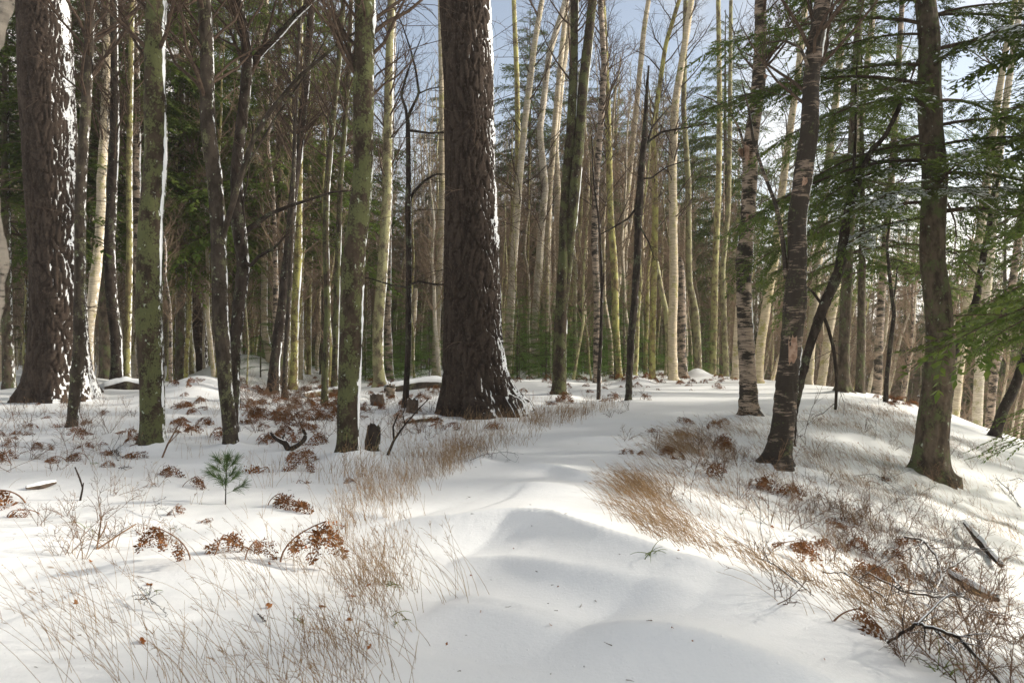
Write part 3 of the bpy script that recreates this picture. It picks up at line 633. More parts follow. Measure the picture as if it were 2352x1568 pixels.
 dict(n='maple_tree', l='yellow green trunk second to the right of the middle pine', c='tree', m=M_FARMAPLE, k='plain', Y=37, p=[(1158,850,17),(1160,700,15),(1175,560,14),(1190,400,14),(1188,200,12),(1180,0,10)]),
 dict(n='birch_tree', l='sunlit birch with a bent waist over young firs right of the middle pine', c='tree', m=M_BIRCH, k='birch', Y=36, p=[(1228,840,18),(1229,750,17),(1236,640,17),(1244,520,16),(1252,430,16),(1240,300,14),(1262,120,13),(1300,0,12)]),
 dict(n='birch_tree', l='sunlit pale birch left of the twin stemmed maple', c='tree', m=M_BIRCH, k='birch', Y=40, p=[(1252,850,16),(1253,740,15),(1256,600,14),(1262,440,14),(1275,280,13),(1290,120,12),(1302,0,11)]),
 dict(n='birch_tree', l='white birch straight behind the twin stemmed maple', c='tree', m=M_BIRCH, k='birch', Y=42, p=[(1290,850,16),(1285,640,16),(1282,480,16),(1276,330,14),(1290,180,13),(1310,40,12),(1316,0,12)]),
 dict(n='birch_tree', l='dark flecked birch behind the spindly sapling', c='tree', m=M_BIRCHM, k='birch', Y=30, p=[(1372,880,18),(1370,800,16),(1372,700,16),(1366,560,15),(1368,430,15),(1378,300,14),(1388,150,13),(1380,0,12)]),
 dict(n='maple_tree', l='yellow lichened trunk right of the dark flecked birch', c='tree', m=M_FARMAPLE, k='plain', Y=34, p=[(1421,862,18),(1414,760,16),(1413,640,16),(1402,480,15),(1398,330,14),(1392,150,13),(1385,0,12)]),
 dict(n='birch_tree', l='forked cream birch left of the slim black trunk', c='tree', m=M_BIRCH, k='birch', Y=38, p=[(1404,850,16),(1410,720,15),(1428,580,14),(1440,440,13),(1460,260,12),(1478,80,11),(1490,0,10)]),
 dict(n='maple_tree', l='pale lichened trunk right of the slim black trunk', c='tree', m=M_FARMAPLE, k='plain', Y=33, p=[(1498,866,15),(1500,760,14),(1503,620,14),(1505,480,13),(1500,300,12),(1530,100,10),(1560,0,9)]),
 dict(n='birch_tree', l='tall cream birch with dark bands left of the snapped ragged birch', c='tree', m=M_BIRCH, k='birch', Y=33, p=[(1546,858,20),(1545,760,20),(1547,640,20),(1545,500,19),(1546,380,18),(1551,240,17),(1572,100,14),(1588,0,13)]),
 dict(n='broken_trunk', l='snapped ragged birch with a splintered top at the bend of the path', c='dead tree', m=M_BIRCHM, k='birch', p=[(1568,868,26),(1564,820,23),(1563,720,22),(1564,640,20),(1564,606,15),(1561,592,6)], H=0),
 dict(n='maple_tree', l='lichened trunk with a sharp elbow right of the snapped ragged birch', c='tree', m=M_FARMAPLE, k='plain', Y=38, p=[(1604,852,18),(1600,760,17),(1594,700,16),(1584,655,15),(1582,560,14),(1580,420,13),(1570,250,12),(1576,0,11)]),
 dict(n='birch_tree', l='dead bare stem leaning against the tall cream birch', c='dead tree', m=M_FARMAPLE, k='plain', Y=36, p=[(1540,790,13),(1530,720,13),(1520,670,12),(1508,600,10)], H=0),
 dict(n='maple_tree', l='yellowish trunk standing clear at the far end of the path', c='tree', m=M_FARMAPLE, k='plain', Y=40, p=[(1636,850,17),(1640,740,16),(1644,600,15),(1650,440,14),(1652,250,12),(1650,0,10)]),
 dict(n='maple_tree', l='pale forked stem behind the far end of the path', c='tree', m=M_FARMAPLE, k='plain', Y=39, p=[(1668,848,14),(1664,740,13),(1660,620,12),(1672,480,11),(1676,300,10),(1680,0,8)]),
 # middle distance, right
 dict(n='birch_tree', l='sunlit birch leaning right between the two big path birches', c='tree', m=M_BIRCH, k='birch', Y=31, p=[(1740,870,22),(1748,790,21),(1762,690,20),(1780,580,19),(1792,480,18),(1810,340,16),(1830,180,14),(1850,0,12)]),
 dict(n='birch_tree', l='pale birch seen close behind the ragged path birch', c='tree', m=M_BIRCH, k='birch', Y=34, p=[(1690,866,18),(1694,760,17),(1704,620,16),(1720,480,15),(1735,300,14),(1750,0,11)]),
 dict(n='birch_tree', l='white flecked birch right of the tallest shaggy birch, leaning right', c='tree', m=M_BIRCH, k='birch', Y=30, p=[(1856,880,20),(1862,780,20),(1874,640,19),(1888,520,18),(1900,400,17),(1918,230,15),(1940,0,12)]),
 dict(n='birch_tree', l='pale birch leaning right beside the slim evergreen trunk', c='tree', m=M_BIRCH, k='birch', Y=33, p=[(1885,880,19),(1900,780,18),(1922,660,17),(1940,540,16),(1958,400,15),(1985,200,13),(2010,0,11)]),
 dict(n='birch_tree', l='black and white birch on the crest between two crooked black stems', c='tree', m=M_BIRCHM, k='birch', Y=32, p=[(2014,890,19),(2018,800,18),(2026,700,17),(2034,560,16),(2044,420,15),(2060,220,13),(2075,0,11)]),
 dict(n='birch_tree', l='bright birch leaning right, nearest to the right side of the cedar', c='tree', m=M_BIRCH, k='birch', Y=30, p=[(2190,960,22),(2200,870,21),(2218,740,20),(2238,610,19),(2256,490,18),(2280,330,16),(2310,120,13),(2330,0,11)]),
 dict(n='birch_tree', l='tall bright birch, second right of the cedar beyond the crest', c='tree', m=M_BIRCH, k='birch', Y=32, p=[(2242,985,22),(2248,880,21),(2256,760,20),(2268,620,19),(2284,480,18),(2300,330,16),(2325,120,13),(2345,0,11)]),
 dict(n='birch_tree', l='dim birch leaning right at the right edge behind the leaning stub', c='tree', m=M_BIRCHM, k='birch', Y=35, p=[(2262,960,19),(2284,850,18),(2312,720,17),(2332,600,16),(2352,460,15),(2385,250,12),(2420,0,9)]),
]
for td in TREES:
    x, y, w = td['p'][0]
    if 'Y' in td:
        Y = td['Y']; X = (x-CX)/F*Y; td['base'] = np.array([X, Y, float(ground(np.array([X]), np.array([Y]), False)[0])])
    else: td['base'] = hit(x, y)
    td.setdefault('H', 16)
    if 'rb' in td: BUMPS.append((td['base'][0]+.05, td['base'][1], td['rb'][0], td['rb'][1]))

# ------------------------------------------------------------------ the snow covered ground, one sheet
def axis(lo, hi, f0, f1, step, far, gr):
    a = list(np.arange(f0, f1, step)); s = step; v = f1
    while v < hi: a.append(v); s = min(s*gr, far); v += s
    a.append(hi); s = step; v = f0-step; b = []
    while v > lo: b.append(v); s = min(s*gr, far); v -= s
    b.append(lo); return np.array(b[::-1]+a)
def build_ground():
    xs = axis(-700, 700, -4.5, 5.0, .045, 60, 1.045); ys = axis(-60, 1200, 2.2, 13.0, .05, 60, 1.022)
    X, Y = np.meshgrid(xs, ys); Z = ground(X, Y)
    V = np.stack([X, Y, Z], -1); ny, nx = X.shape; i = np.arange(ny*nx).reshape(ny, nx)
    g = Geo(); g.quads(V, np.stack([i[:-1, :-1], i[:-1, 1:], i[1:, 1:], i[1:, :-1]], -1).reshape(-1, 4))
    o = obj('snow_ground', g.mesh('snow_ground', M_SNOW)); o['kind'] = 'structure'; o['label'] = 'drifted snow covering the forest floor, the path and the bank'
    return len(xs)*len(ys)
print('ground verts', build_ground())

# ------------------------------------------------------------------ evergreen boughs shared by many trees
rb = np.random.default_rng(77)
def bough_set(n, L, leafmat, **kw):
    out = []
    for i in range(n):
        lb, fo, sn = bough(rb, L, **kw)
        out.append((lb.mesh('bough', M_TWIG), fo.mesh('needles', leafmat), sn.mesh('snow', M_CLUMP) if sn else None))
    return out
CED = bough_set(2, 3.0, M_LEAFC, dens=12, leaf=.110, wid=.026, droop=.26, spread=.28, steps=.040)+bough_set(2, 3.0, M_LEAFC, dens=12, leaf=.110, wid=.026, droop=.22, spread=.28, steps=.040, snow=.16)
CEDS = bough_set(3, 2.4, M_LEAFC, dens=13, leaf=.105, wid=.026, droop=.20, snow=.55, spread=.32, steps=.04)
def add_bough(root, ms, loc, az, pitch, sc, roll=0.0):
    o = obj('bough', ms[0], root, loc); o.rotation_euler = (roll, -pitch, az); o.scale = (sc, sc, sc)
    f = obj('needles', ms[1], o)
    if ms[2]: obj('snow', ms[2], o)
    return o

# ------------------------------------------------------------------ build those trees
BUILT = []
for ti, td in enumerate(TREES):
    rng = np.random.default_rng(100+ti); b = td['base']; Y = b[1]; hero = 'seg' in td
    pts = []; rad = []
    for j, (x, y, w) in enumerate(td['p']):
        p = pix(x, y, Y)
        if j == 0: p[2] = min(p[2], b[2])
        pts.append(p); rad.append(w/2/F*Y)
    pts[0][0] = b[0]
    pts.insert(0, np.array([pts[0][0]-(pts[1][0]-pts[0][0])*.3, Y, pts[0][2]-.3])); rad.insert(0, rad[0]*1.05)
    for j in range(2, len(pts)): pts[j][1] += .10*math.sin(j*1.7+ti)*min(1, pts[j][2]/3)
    zvis = min(pts[-1][2], EYE+(CY+40)/F*Y); H = td['H']+b[2]
    if H > pts[-1][2]+1:
        d = nrm(pts[-1]-pts[-3]); z0 = pts[-1][2]; n = 5; r0 = rad[-1]
        for j in range(1, n+1):
            q = pts[-1]+np.array([d[0]/max(d[2], .5)*.6, rng.normal(0, .05), 1])*(H-z0)/n*np.array([1, 1, 1]); q[:2] += rng.normal(0, .06, 2); pts.append(q); rad.append(r0*(1-j/n)*.9+.02)
    if hero: g, C, r, sg = trunk_geo(pts, rad, td['seg'], td['step'], zvis, td['k'], ti+3, b[2], td.get('fl', 0), td.get('strip'))
    else: g, C, r, sg = trunk_geo(pts, rad, 18, .12, zvis, td['k'], ti+3, b[2], .12, td.get('strip'))
    root = thing(td['n'], td['l'], td['c'], tuple(b))
    BUILT.append((root, td))
    obj('trunk', g.mesh('trunk', td['m'], attr='groove' if td['k'] == 'pine' else None, origin=b), root)
    if sg: obj('snow_strip', sg.mesh('snow_strip', M_CLUMP, origin=b), root)
    lt = Geo()
    for bi, bp in enumerate(td.get('br', [])):
        P = np.array([pix(x, y, Y) for x, y, w in bp]); rr = np.array([w/2/F*Y for x, y, w in bp])
        P[:, 1] += np.linspace(0, rng.uniform(-.5, .5), len(P)) if not td['l'].startswith('twin') else np.linspace(0, -.12, len(P))
        big = rr[0] > .05
        if big: gb, Cb, rb_, sb = trunk_geo(P, rr, 28, .05, 99, td['k'], ti*7+bi, b[2], 0, (22, .015) if td.get('strip') else None)
        else:
            Cb, rb_, _ = resample(P, rr, np.linspace(0, np.linalg.norm(np.diff(P, axis=0), axis=1).sum(), 26)); gb = Geo(); gb.quads(*tubes(Cb[None], rb_[None], 7)); sb = None
        lo = obj('limb', gb.mesh('limb', td['m'], origin=b), root)
        if sb: obj('snow_strip', sb.mesh('snow_strip', M_CLUMP, origin=b), lo)
        n = 8 if rr[0] < .1 else 4
        s, d, r2, _ = sprout(rng, Cb[None], rb_[None], n, .3, 1., .8, .1); Lx = rng.uniform(.3, .9, n)
        Pt = grow(rng, s, d, Lx, 5, .18, .03); Rt = taper(np.minimum(r2*.5, .007), np.full(n, .002), 5); lt.quads(*tubes(Pt, Rt, 4))
        s, d, r2, _ = sprout(rng, Pt, Rt, n*4, .2, 1., .7); lt.quads(*tubes(grow(rng, s, d, rng.uniform(.12, .4, n*4), 4, .2), taper(np.minimum(r2*.7, .004), np.full(n*4, .0015), 4), 3))
    if td.get('dead'): lt.merge(dead_twigs(rng, C, r, b[2]+1.2, zvis+1, td['dead'], 2.6, 6))
    if td['c'] == 'tree' and td['n'] not in ('pine_tree', 'cedar_tree', 'conifer_tree'):
        if H > zvis-1 and td['H']:
            lo = max(.30, 1-(H-max(zvis*.75, 4.5))/(H-b[2])) if hero else .38
            big = hero
            limbs, tw = bare_crown(rng, C, r, 0, .98, 10, 2.4, 90, 420, thin=1.15) if not hero else bare_crown(rng, C[int(len(C)*0.0):], r, .0, .98, 12, 2.2, 90, 300)
            # keep only limbs that start high enough: built from the upper part of the stem
            m = C[:, 2] > b[2]+(H-b[2])*lo
            if m.sum() >= 3:
                limbs, tw = bare_crown(rng, C[m], r[m], 0, .98, 16 if hero else 26, 2.2 if hero else 2.2, 100 if hero else 190, 260 if hero else 800, thin=1.2)
            obj('branches', limbs.mesh('branches', M_TWIG, origin=b), root); lt.merge(tw)
        if not hero or td['n'] in ('thin_tree', 'sapling'): lt.merge(dead_twigs(rng, C, r, b[2]+1.0, min(zvis, H), 9, 1.3, 5, .01, .007))
    if lt.n: obj('twigs', lt.mesh('twigs', M_TWIG, origin=b), root)
    td['C'] = C-b; td['r'] = r; td['root'] = root
    if td['n'] == 'pine_tree':
        for i in range(26):
            z = rng.uniform(.52, .97)*td['H']; q = np.interp(z, C[:, 2]-b[2], C[:, 0]-b[0]); ms = CED[i % 4]
            add_bough(root, ms, (q, np.interp(z, C[:, 2]-b[2], C[:, 1]-b[1]), z), i*2.4, rng.uniform(-.1, .3), 1.5*(1.1-z/td['H']*.75))
    if td['n'] in ('cedar_tree', 'conifer_tree'):
        n = 36 if td['n'] == 'cedar_tree' else 14; zl = 4.6 if td['n'] == 'cedar_tree' else 4.2
        for i in range(n):
            u = (i+.3)/n; z = zl+(td['H']*.97-zl)*u**1.15; ms = CED[i % 4]
            add_bough(root, ms, (np.interp(z, td['C'][:, 2], td['C'][:, 0]), np.interp(z, td['C'][:, 2], td['C'][:, 1]), z), i*2.4+rng.uniform(-.5, .5), rng.uniform(-.12, .22), rng.uniform(.85, 1.4)*(1.1-.75*u), rng.uniform(-.3, .3))
        if td['n'] == 'cedar_tree':
            # (x px, y px of the foot on the trunk, azimuth in degrees from +X towards the back, pitch, scale, snowy)
            for x, y, az, pi_, sc, ms in [(2150,445,215,-.05,.95,CEDS[0]),(2150,452,262,-.02,.75,CEDS[1]),(2150,440,325,-.02,.85,CEDS[2]),(2130,500,196,-.14,.9,CEDS[1]),(2130,330,184,-.10,.95,CED[0]),(2130,230,192,-.05,1.05,CED[1]),(2125,150,176,.02,1.1,CED[2]),
                                          (2125,60,186,.06,1.25,CED[3]),(2160,290,350,.12,1.1,CED[1]),(2165,400,8,-.02,1.2,CED[2]),(2160,120,340,.08,1.3,CED[0]),(2150,40,12,.1,1.2,CED[3]),(2140,20,210,.1,1.1,CED[0]),(2130,380,200,-.12,.9,CED[3])]:
                p = pix(x, y, Y)-b; add_bough(root, ms, (float(np.interp(p[2], td['C'][:, 2], td['C'][:, 0])), float(np.interp(p[2], td['C'][:, 2], td['C'][:, 1])), p[2]), R(az), pi_, sc)
        dt = dead_twigs(rng, C, r, b[2]+2.2, b[2]+7, 22, 1.9, 6, -.05, .011); obj('dead_branches', dt.mesh('dead_branches', M_TWIG, origin=b), root)
# torn bark on the ragged path birch
def bark_flap(root, td, x, y, az, w, h, curl):
    p = pix(x, y, td['base'][1])-td['base']; r = float(np.interp(p[2], td['C'][:, 2], td['r'])); cx = float(np.interp(p[2], td['C'][:, 2], td['C'][:, 0])); cy = float(np.interp(p[2], td['C'][:, 2], td['C'][:, 1]))
    nu, nv = 10, 8; g = Geo(); V = np.zeros((nv, nu, 3))
    for j in range(nv):
        for i in range(nu):
            u = i/(nu-1); v = j/(nv-1)-.5; a = az+u*w/r*.5; rr = r+.006+curl*u*u*(1-.5*abs(v)); hh = h*(1-.35*u+.12*math.sin(9*v+i))
            V[j, i] = (cx+rr*math.cos(a), cy+rr*math.sin(a), p[2]+v*hh)
    i = np.arange(nu*nv).reshape(nv, nu); g.quads(V, np.stack([i[:-1, :-1], i[:-1, 1:], i[1:, 1:], i[1:, :-1]], -1).reshape(-1, 4))
    o = obj('bark_flap', g.mesh('bark_flap', M_FLAP), root); so = o.modifiers.new('thick', 'SOLIDIFY'); so.thickness = .005
for root, td in BUILT:
    if 'torn bark flap' in td['l']:
        bark_flap(root, td, 1716, 360, R(-150), .22, .55, .16); bark_flap(root, td, 1712, 352, R(-165), .14, .2, .30); bark_flap(root, td, 1712, 500, R(-120), .10, .12, .06); bark_flap(root, td, 1735, 182, R(-60), .08, .1, .06)
    if 'tallest dark' in td['l']: bark_flap(root, td, 1806, 800, R(-120), .2, .5, .05); bark_flap(root, td, 1850, 420, R(-110), .1, .14, .06)

# ------------------------------------------------------------------ the forest behind
TAKEN = [(td['base'][0], td['base'][1]) for td in TREES]
def free(x, y, d):
    return all((x-a)**2+(y-b)**2 > d*d for a, b in TAKEN)
def bare_template(seed, H, r0, lean, mat, kind, thin, n=(30, 190, 800), lo=.22):
    rng = np.random.default_rng(seed); m = 9; z = np.linspace(-.3, H, m); pts = np.zeros((m, 3)); pts[:, 2] = z
    pts[:, 0] = np.cumsum(rng.normal(0, .13, m))*H/16+lean*z; pts[:, 1] = np.cumsum(rng.normal(0, .13, m))*H/16; pts[:, :2] -= pts[0, :2]
    rad = r0*(1-.88*(z/H).clip(0, 1)**1.2)+.008
    g, C, r, _ = trunk_geo(pts, rad, 12, .22, H*.7, kind, seed, 0, .12)
    k = C[:, 2] > H*lo
    limbs, tw = bare_crown(rng, C[k], r[k], 0, .98, n[0], H*.15, n[1], n[2], .07, .85, thin)
    tw.merge(dead_twigs(rng, C, r, H*.10, H*.4, 12, H*.09, 5, 0, .008))
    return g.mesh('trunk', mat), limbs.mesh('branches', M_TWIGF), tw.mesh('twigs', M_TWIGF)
BT = {}
for i in range(4): BT['birch', i] = bare_template(300+i, 16, .125, 0, M_BIRCH, 'birch', 1.7)
for i in range(3): BT['maple', i] = bare_template(320+i, 15, .115, 0, M_FARMAPLE, 'plain', 1.7)
for i in range(2): BT['dark', i] = bare_template(340+i, 14, .12, 0, M_BIRCHM, 'birch', 1.7)
for i in range(3): BT['pole', i] = bare_template(360+i, 11, .060, 0, M_FARMAPLE if i else M_BIRCH, 'plain', 1.5, (26, 150, 520), .15)
def place_tree(parts, name, label, cat, loc, rz, sc, tilt, group, keys=('trunk', 'branches', 'twigs')):
    root = thing(name, label, cat, loc, group); root.rotation_euler = (tilt[0], tilt[1], 0); root.scale = (sc, sc, sc)
    for k, m in zip(keys, parts):
        o = obj(k, m, root); o.rotation_euler = (0, 0, rz)
    return root
LAB = {
 ('birch', 'l'): ('birch_tree', 'pale birch deep in the shaded wood behind the huge left pine and mossy maples', 'background birches on the left'),
 ('birch', 'm'): ('birch_tree', 'pale sunlit birch in the dense stand behind the middle pine and the path', 'background birches in the middle'),
 ('birch', 'r'): ('birch_tree', 'pale birch leaning right in the hollow beyond the snowy crest on the right', 'background birches in the hollow'),
 ('maple', 'l'): ('maple_tree', 'slim lichened trunk deep in the shaded wood on the left', 'background lichened trunks on the left'),
 ('maple', 'm'): ('maple_tree', 'slim yellow lichened trunk in the sunlit stand behind the middle pine and the path', 'background lichened trunks in the middle'),
 ('maple', 'r'): ('maple_tree', 'slim lichened trunk leaning right beyond the snowy crest on the right', 'background lichened trunks in the hollow'),
 ('dark', 'l'): ('birch_tree', 'dark flecked birch deep in the shaded wood on the left', 'background dark birches on the left'),
 ('dark', 'm'): ('birch_tree', 'dark flecked birch in the dense stand behind the middle pine and the path', 'background dark birches in the middle'),
 ('dark', 'r'): ('birch_tree', 'dark flecked birch beyond the snowy crest on the right', 'background dark birches in the hollow'),
 ('pole', 'l'): ('sapling', 'thin bare sapling among the background trunks on the left', 'background saplings on the left'),
 ('pole', 'm'): ('sapling', 'thin bare sapling in the stand behind the middle pine and the path', 'background saplings in the middle'),
 ('pole', 'r'): ('sapling', 'thin bare sapling leaning right beyond the snowy crest on the right', 'background saplings in the hollow'),
}
LAND = [(130, 'huge left pine'), (262, 'curved dark birch'), (350, 'straight mossy maple'), (455, 'reddish pine'), (520, 'bent grey trunk'), (640, 'dark leaning birch'), (745, 'dark mossy trunk'), (808, 'thick mossy maple'),
        (875, 'pale green trunk'), (937, 'forking sapling'), (1085, 'middle pine'), (1285, 'twin stemmed maple'), (1378, 'spindly sapling'), (1455, 'slim black trunk'), (1546, 'tall cream birch'), (1640, 'yellowish path end trunk'),
        (1712, 'ragged path birch'), (1818, 'tallest shaggy birch'), (1940, 'slim evergreen trunk'), (2040, 'crooked black stem'), (2150, 'cedar'), (2245, 'bright crest birches'), (2330, 'leaning border stub')]
SHORT = {'birch': 'pale birch', 'maple': 'slim lichened trunk', 'dark': 'dark flecked birch', 'pole': 'thin bare sapling'}
def beside(px):
    x, nme = min(LAND, key=lambda a: abs(a[0]-px)); return ('just left of the ' if px < x else 'just right of the ')+nme
rng = np.random.default_rng(5)
nb = 0; tries = 0
while nb < 740 and tries < 30000:
    tries += 1
    Y = 25+ (rng.uniform()**.62)*50; px = rng.uniform(-30, 2385); X = (px-CX)/F*Y
    zone = 'l' if px < 900 else ('m' if px < 1700 else 'r')
    kind = rng.choice(['birch', 'maple', 'dark', 'pole'], p={'l': [.20, .30, .14, .36], 'm': [.32, .26, .04, .38], 'r': [.40, .14, .08, .38]}[zone])
    s = float(bank(np.array([X]), np.array([Y]))[0]); lf = float(from_left(np.array([X]), np.array([Y]))[0])
    if Y < 42 and lf < 1.2 and s < .5: continue
    if zone == 'r' and Y < 30: continue
    if zone == 'm' and Y < 31: continue
    if not free(X, Y, .6 if kind == 'pole' else 1.0): continue
    TAKEN.append((X, Y)); nb += 1
    parts = BT[kind, rng.integers({'birch': 4, 'maple': 3, 'dark': 2, 'pole': 3}[kind])]
    lean = rng.normal(.17, .05) if zone == 'r' else rng.normal(.02, .035)
    if kind == 'pole': lean += rng.normal(0, .07)
    nme, lab, grp = LAB[kind, zone]; lab = SHORT[kind]+(' at mid distance, ' if Y < 45 else ' far back, ')+beside(px)
    place_tree(parts, nme, lab, 'tree', (X, Y, gz(X, Y)), rng.uniform(0, 6.28), rng.uniform(.5, .95), (rng.normal(0, .03), lean), grp)

# evergreens
CT = {}
CT['tall', 0] = conifer_meshes('hemlock', 401, 21, .24, 6.0, 3.9, 112, M_CEDAR, M_LEAF, .19, .055, 9, .08, 16)
CT['tall', 1] = conifer_meshes('hemlock', 402, 18, .20, 5.0, 3.7, 104, M_CEDAR, M_LEAF, .19, .055, 9, .08, 16)
CT['low', 0] = conifer_meshes('hemlock', 403, 13, .15, 1.2, 2.9, 74, M_CEDAR, M_LEAF, .14, .038, 8, .075, 0)
CT['low', 1] = conifer_meshes('hemlock', 404, 9, .10, .6, 2.2, 62, M_CEDAR, M_LEAF, .13, .036, 8, .075, 0)
CT['mid', 0] = conifer_meshes('hemlock', 405, 13, .15, 3.1, 2.5, 60, M_CEDAR, M_LEAFC, .075, .016, 13, .032, 0)
for i in range(3): CT['fir', i] = conifer_meshes('young_fir', 410+i, 2.0+.5*i, .022, .08, .85, 34, M_CEDAR, M_FIR, .075, .022, 12, .045, 0, (-.1, .35), .12, .42)
KEYS = ('trunk', 'limbs', 'needles')
def conifer(kind, i, px, Y, sc, label, name='hemlock_tree', group=None, X=None, tilt=(0, 0)):
    X = (px-CX)/F*Y if X is None else X
    TAKEN.append((X, Y))
    return place_tree(CT[kind, i], name, label, 'tree', (X, Y, gz(X, Y)), px*.013+Y, sc, tilt, group, KEYS)
for i, (k, v, px, Y, sc, lb) in enumerate([
    ('tall', 0, 245, 27, 1.0, 'dark hemlock crown filling the gap right of the huge left pine'),
    ('tall', 1, 415, 31, 1.05, 'dark hemlock behind the straight mossy maple and the bent grey trunk'),
    ('tall', 0, 640, 30, .95, 'dark hemlock hanging over the dark leaning birch'),
    ('tall', 1, 20, 26, 1.0, 'dark hemlock left of the huge left pine at the border'),
    ('tall', 1, 745, 37, 1.05, 'hemlock crown behind the thick mossy maple, left side'),
    ('tall', 0, 545, 41, 1.15, 'farther hemlock showing between the crossing trunks'),
    ('tall', 0, 120, 40, 1.2, 'farther hemlock hidden mostly by the huge left pine'),
    ('tall', 1, 1975, 27, .8, 'evergreen crown right behind the slim evergreen trunk'),
    ('tall', 1, 1215, 58, 1.45, 'hazy tall evergreen rising into the sky right of the middle pine'),
    ('tall', 0, 1415, 72, 1.25, 'hazy evergreen behind the birch tops, centre right of the middle pine'),
    ('tall', 1, 1590, 66, 1.35, 'hazy evergreen against the sky left of the ragged path birch'),
    ('tall', 0, 1040, 64, 1.2, 'hazy evergreen half hidden behind the middle pine'),
    ('tall', 1, 900, 66, 1.0, 'hazy evergreen between the thick maple and the middle pine'),
    ('tall', 0, 1668, 52, 1.2, 'hazy evergreen close left of the ragged path birch top'),
    ('tall', 0, 1335, 54, 1.0, 'hazy evergreen just right of the twin stemmed maple top'),
    ('tall', 1, 1505, 60, 1.25, 'hazy evergreen just right of the slim black trunk top'),
    ('tall', 0, 2310, 50, 1.2, 'evergreen beyond the hollow near the right border'),
    ('tall', 1, 2235, 54, 1.15, 'evergreen beyond the hollow right of the cedar'),
    ('tall', 0, 2080, 60, 1.2, 'evergreen beyond the hollow left of the cedar'),
    ('tall', 0, 1830, 62, 1.3, 'far evergreen between the two big path birches and the leaning trunk'),
    ('low', 0, 60, 34, .9, 'snow dusted low hemlock at the left border behind the huge pine'),
    ('low', 0, 560, 46, .9, 'low hemlock behind the crossing trunks'),
    ('low', 0, 1115, 56, .9, 'low hemlock behind the foot of the middle pine'),
    ('low', 0, 1340, 60, 1.0, 'low hemlock in the stand right of the twin stemmed maple'),
    ('low', 1, 1240, 50, 1.1, 'low hemlock over the young firs right of the middle pine'),
    ('low', 0, 1500, 68, 1.0, 'low hemlock far back right of the slim black trunk'),
    ('low', 1, 960, 52, 1.0, 'low hemlock behind the forking sapling'),
    ('low', 0, 850, 56, 1.0, 'low hemlock behind the pale green trunk'),
    ('low', 0, 2300, 44, 1.0, 'low evergreen in the hollow at the right border'),
    ('low', 0, 1690, 70, 1.1, 'dark low evergreen far back behind the ragged path birch')]):
    conifer(k, v, px, Y, sc, lb, group='evergreens in the back')
# tall evergreens on the right bank, some reaching in at the right border; those by the camera unseen, added to shade the foreground
for i, (k, v, X, Y, sc, lb) in enumerate([
    ('mid', 0, 8.3, 10.0, 1.0, 'evergreen at the right border with drooping boughs at middle height'),
    ('tall', 1, 10.4, 12.6, .85, 'evergreen at the right border behind the drooping one, high boughs'),
    ('tall', 0, 13.8, 17.0, .85, 'evergreen at the right border beyond the cedar, high boughs'),
    ('tall', 1, 13.0, 3.2, .95, 'unseen evergreen added for shade on the lower bank right of the path, second row'),
    ('mid', 0, 8.4, 1.9, 1.0, 'unseen evergreen added for shade beside the camera on the right, out past the bank'),
    ('tall', 0, 9.0, .8, .9, 'unseen evergreen added for shade behind the bank, nearest the start of the path'),
    ('tall', 0, 18.5, 20.5, 1.0, 'evergreen on the lower bank level with the middle pine')]):
    conifer(k, v, 2400+i*37, Y, sc, lb, group='evergreens along the right bank', X=X)
rng = np.random.default_rng(9)
nf = 0
while nf < 78:
    Y = rng.uniform(30, 50); r_ = rng.uniform()
    px = rng.normal(1225, 60) if r_ < .33 else (rng.normal(1370, 60) if r_ < .55 else (rng.uniform(860, 1010) if r_ < .78 else rng.uniform(1500, 1700) if r_ < .88 else rng.uniform(560, 860)))
    X = (px-CX)/F*Y
    if not free(X, Y, .45) or (from_left(np.array([X]), np.array([Y]))[0] < .8 and Y < 40): continue
    lb = 'bright green young fir dusted with snow ' + ('right of the middle pine' if 1050 < px < 1310 else 'behind the spindly saplings near the path' if px < 1480 and px > 1300 else 'between the thick mossy maple and the middle pine' if 830 < px <= 1050 else 'at the far end of the path' if px >= 1480 else 'in the shaded wood on the left')
    lg = 'young firs under the background trees'; sz = rng.uniform(.8, 1.6); lb = ('small' if sz < 1.2 else 'tall')+' bright green young fir, '+('nearer one ' if Y < 40 else 'farther one ')+beside(px); conifer('fir', rng.integers(3), px, Y, sz*(1.25 if 1120 < px < 1480 else 1), lb, 'young_fir', lg); nf += 1

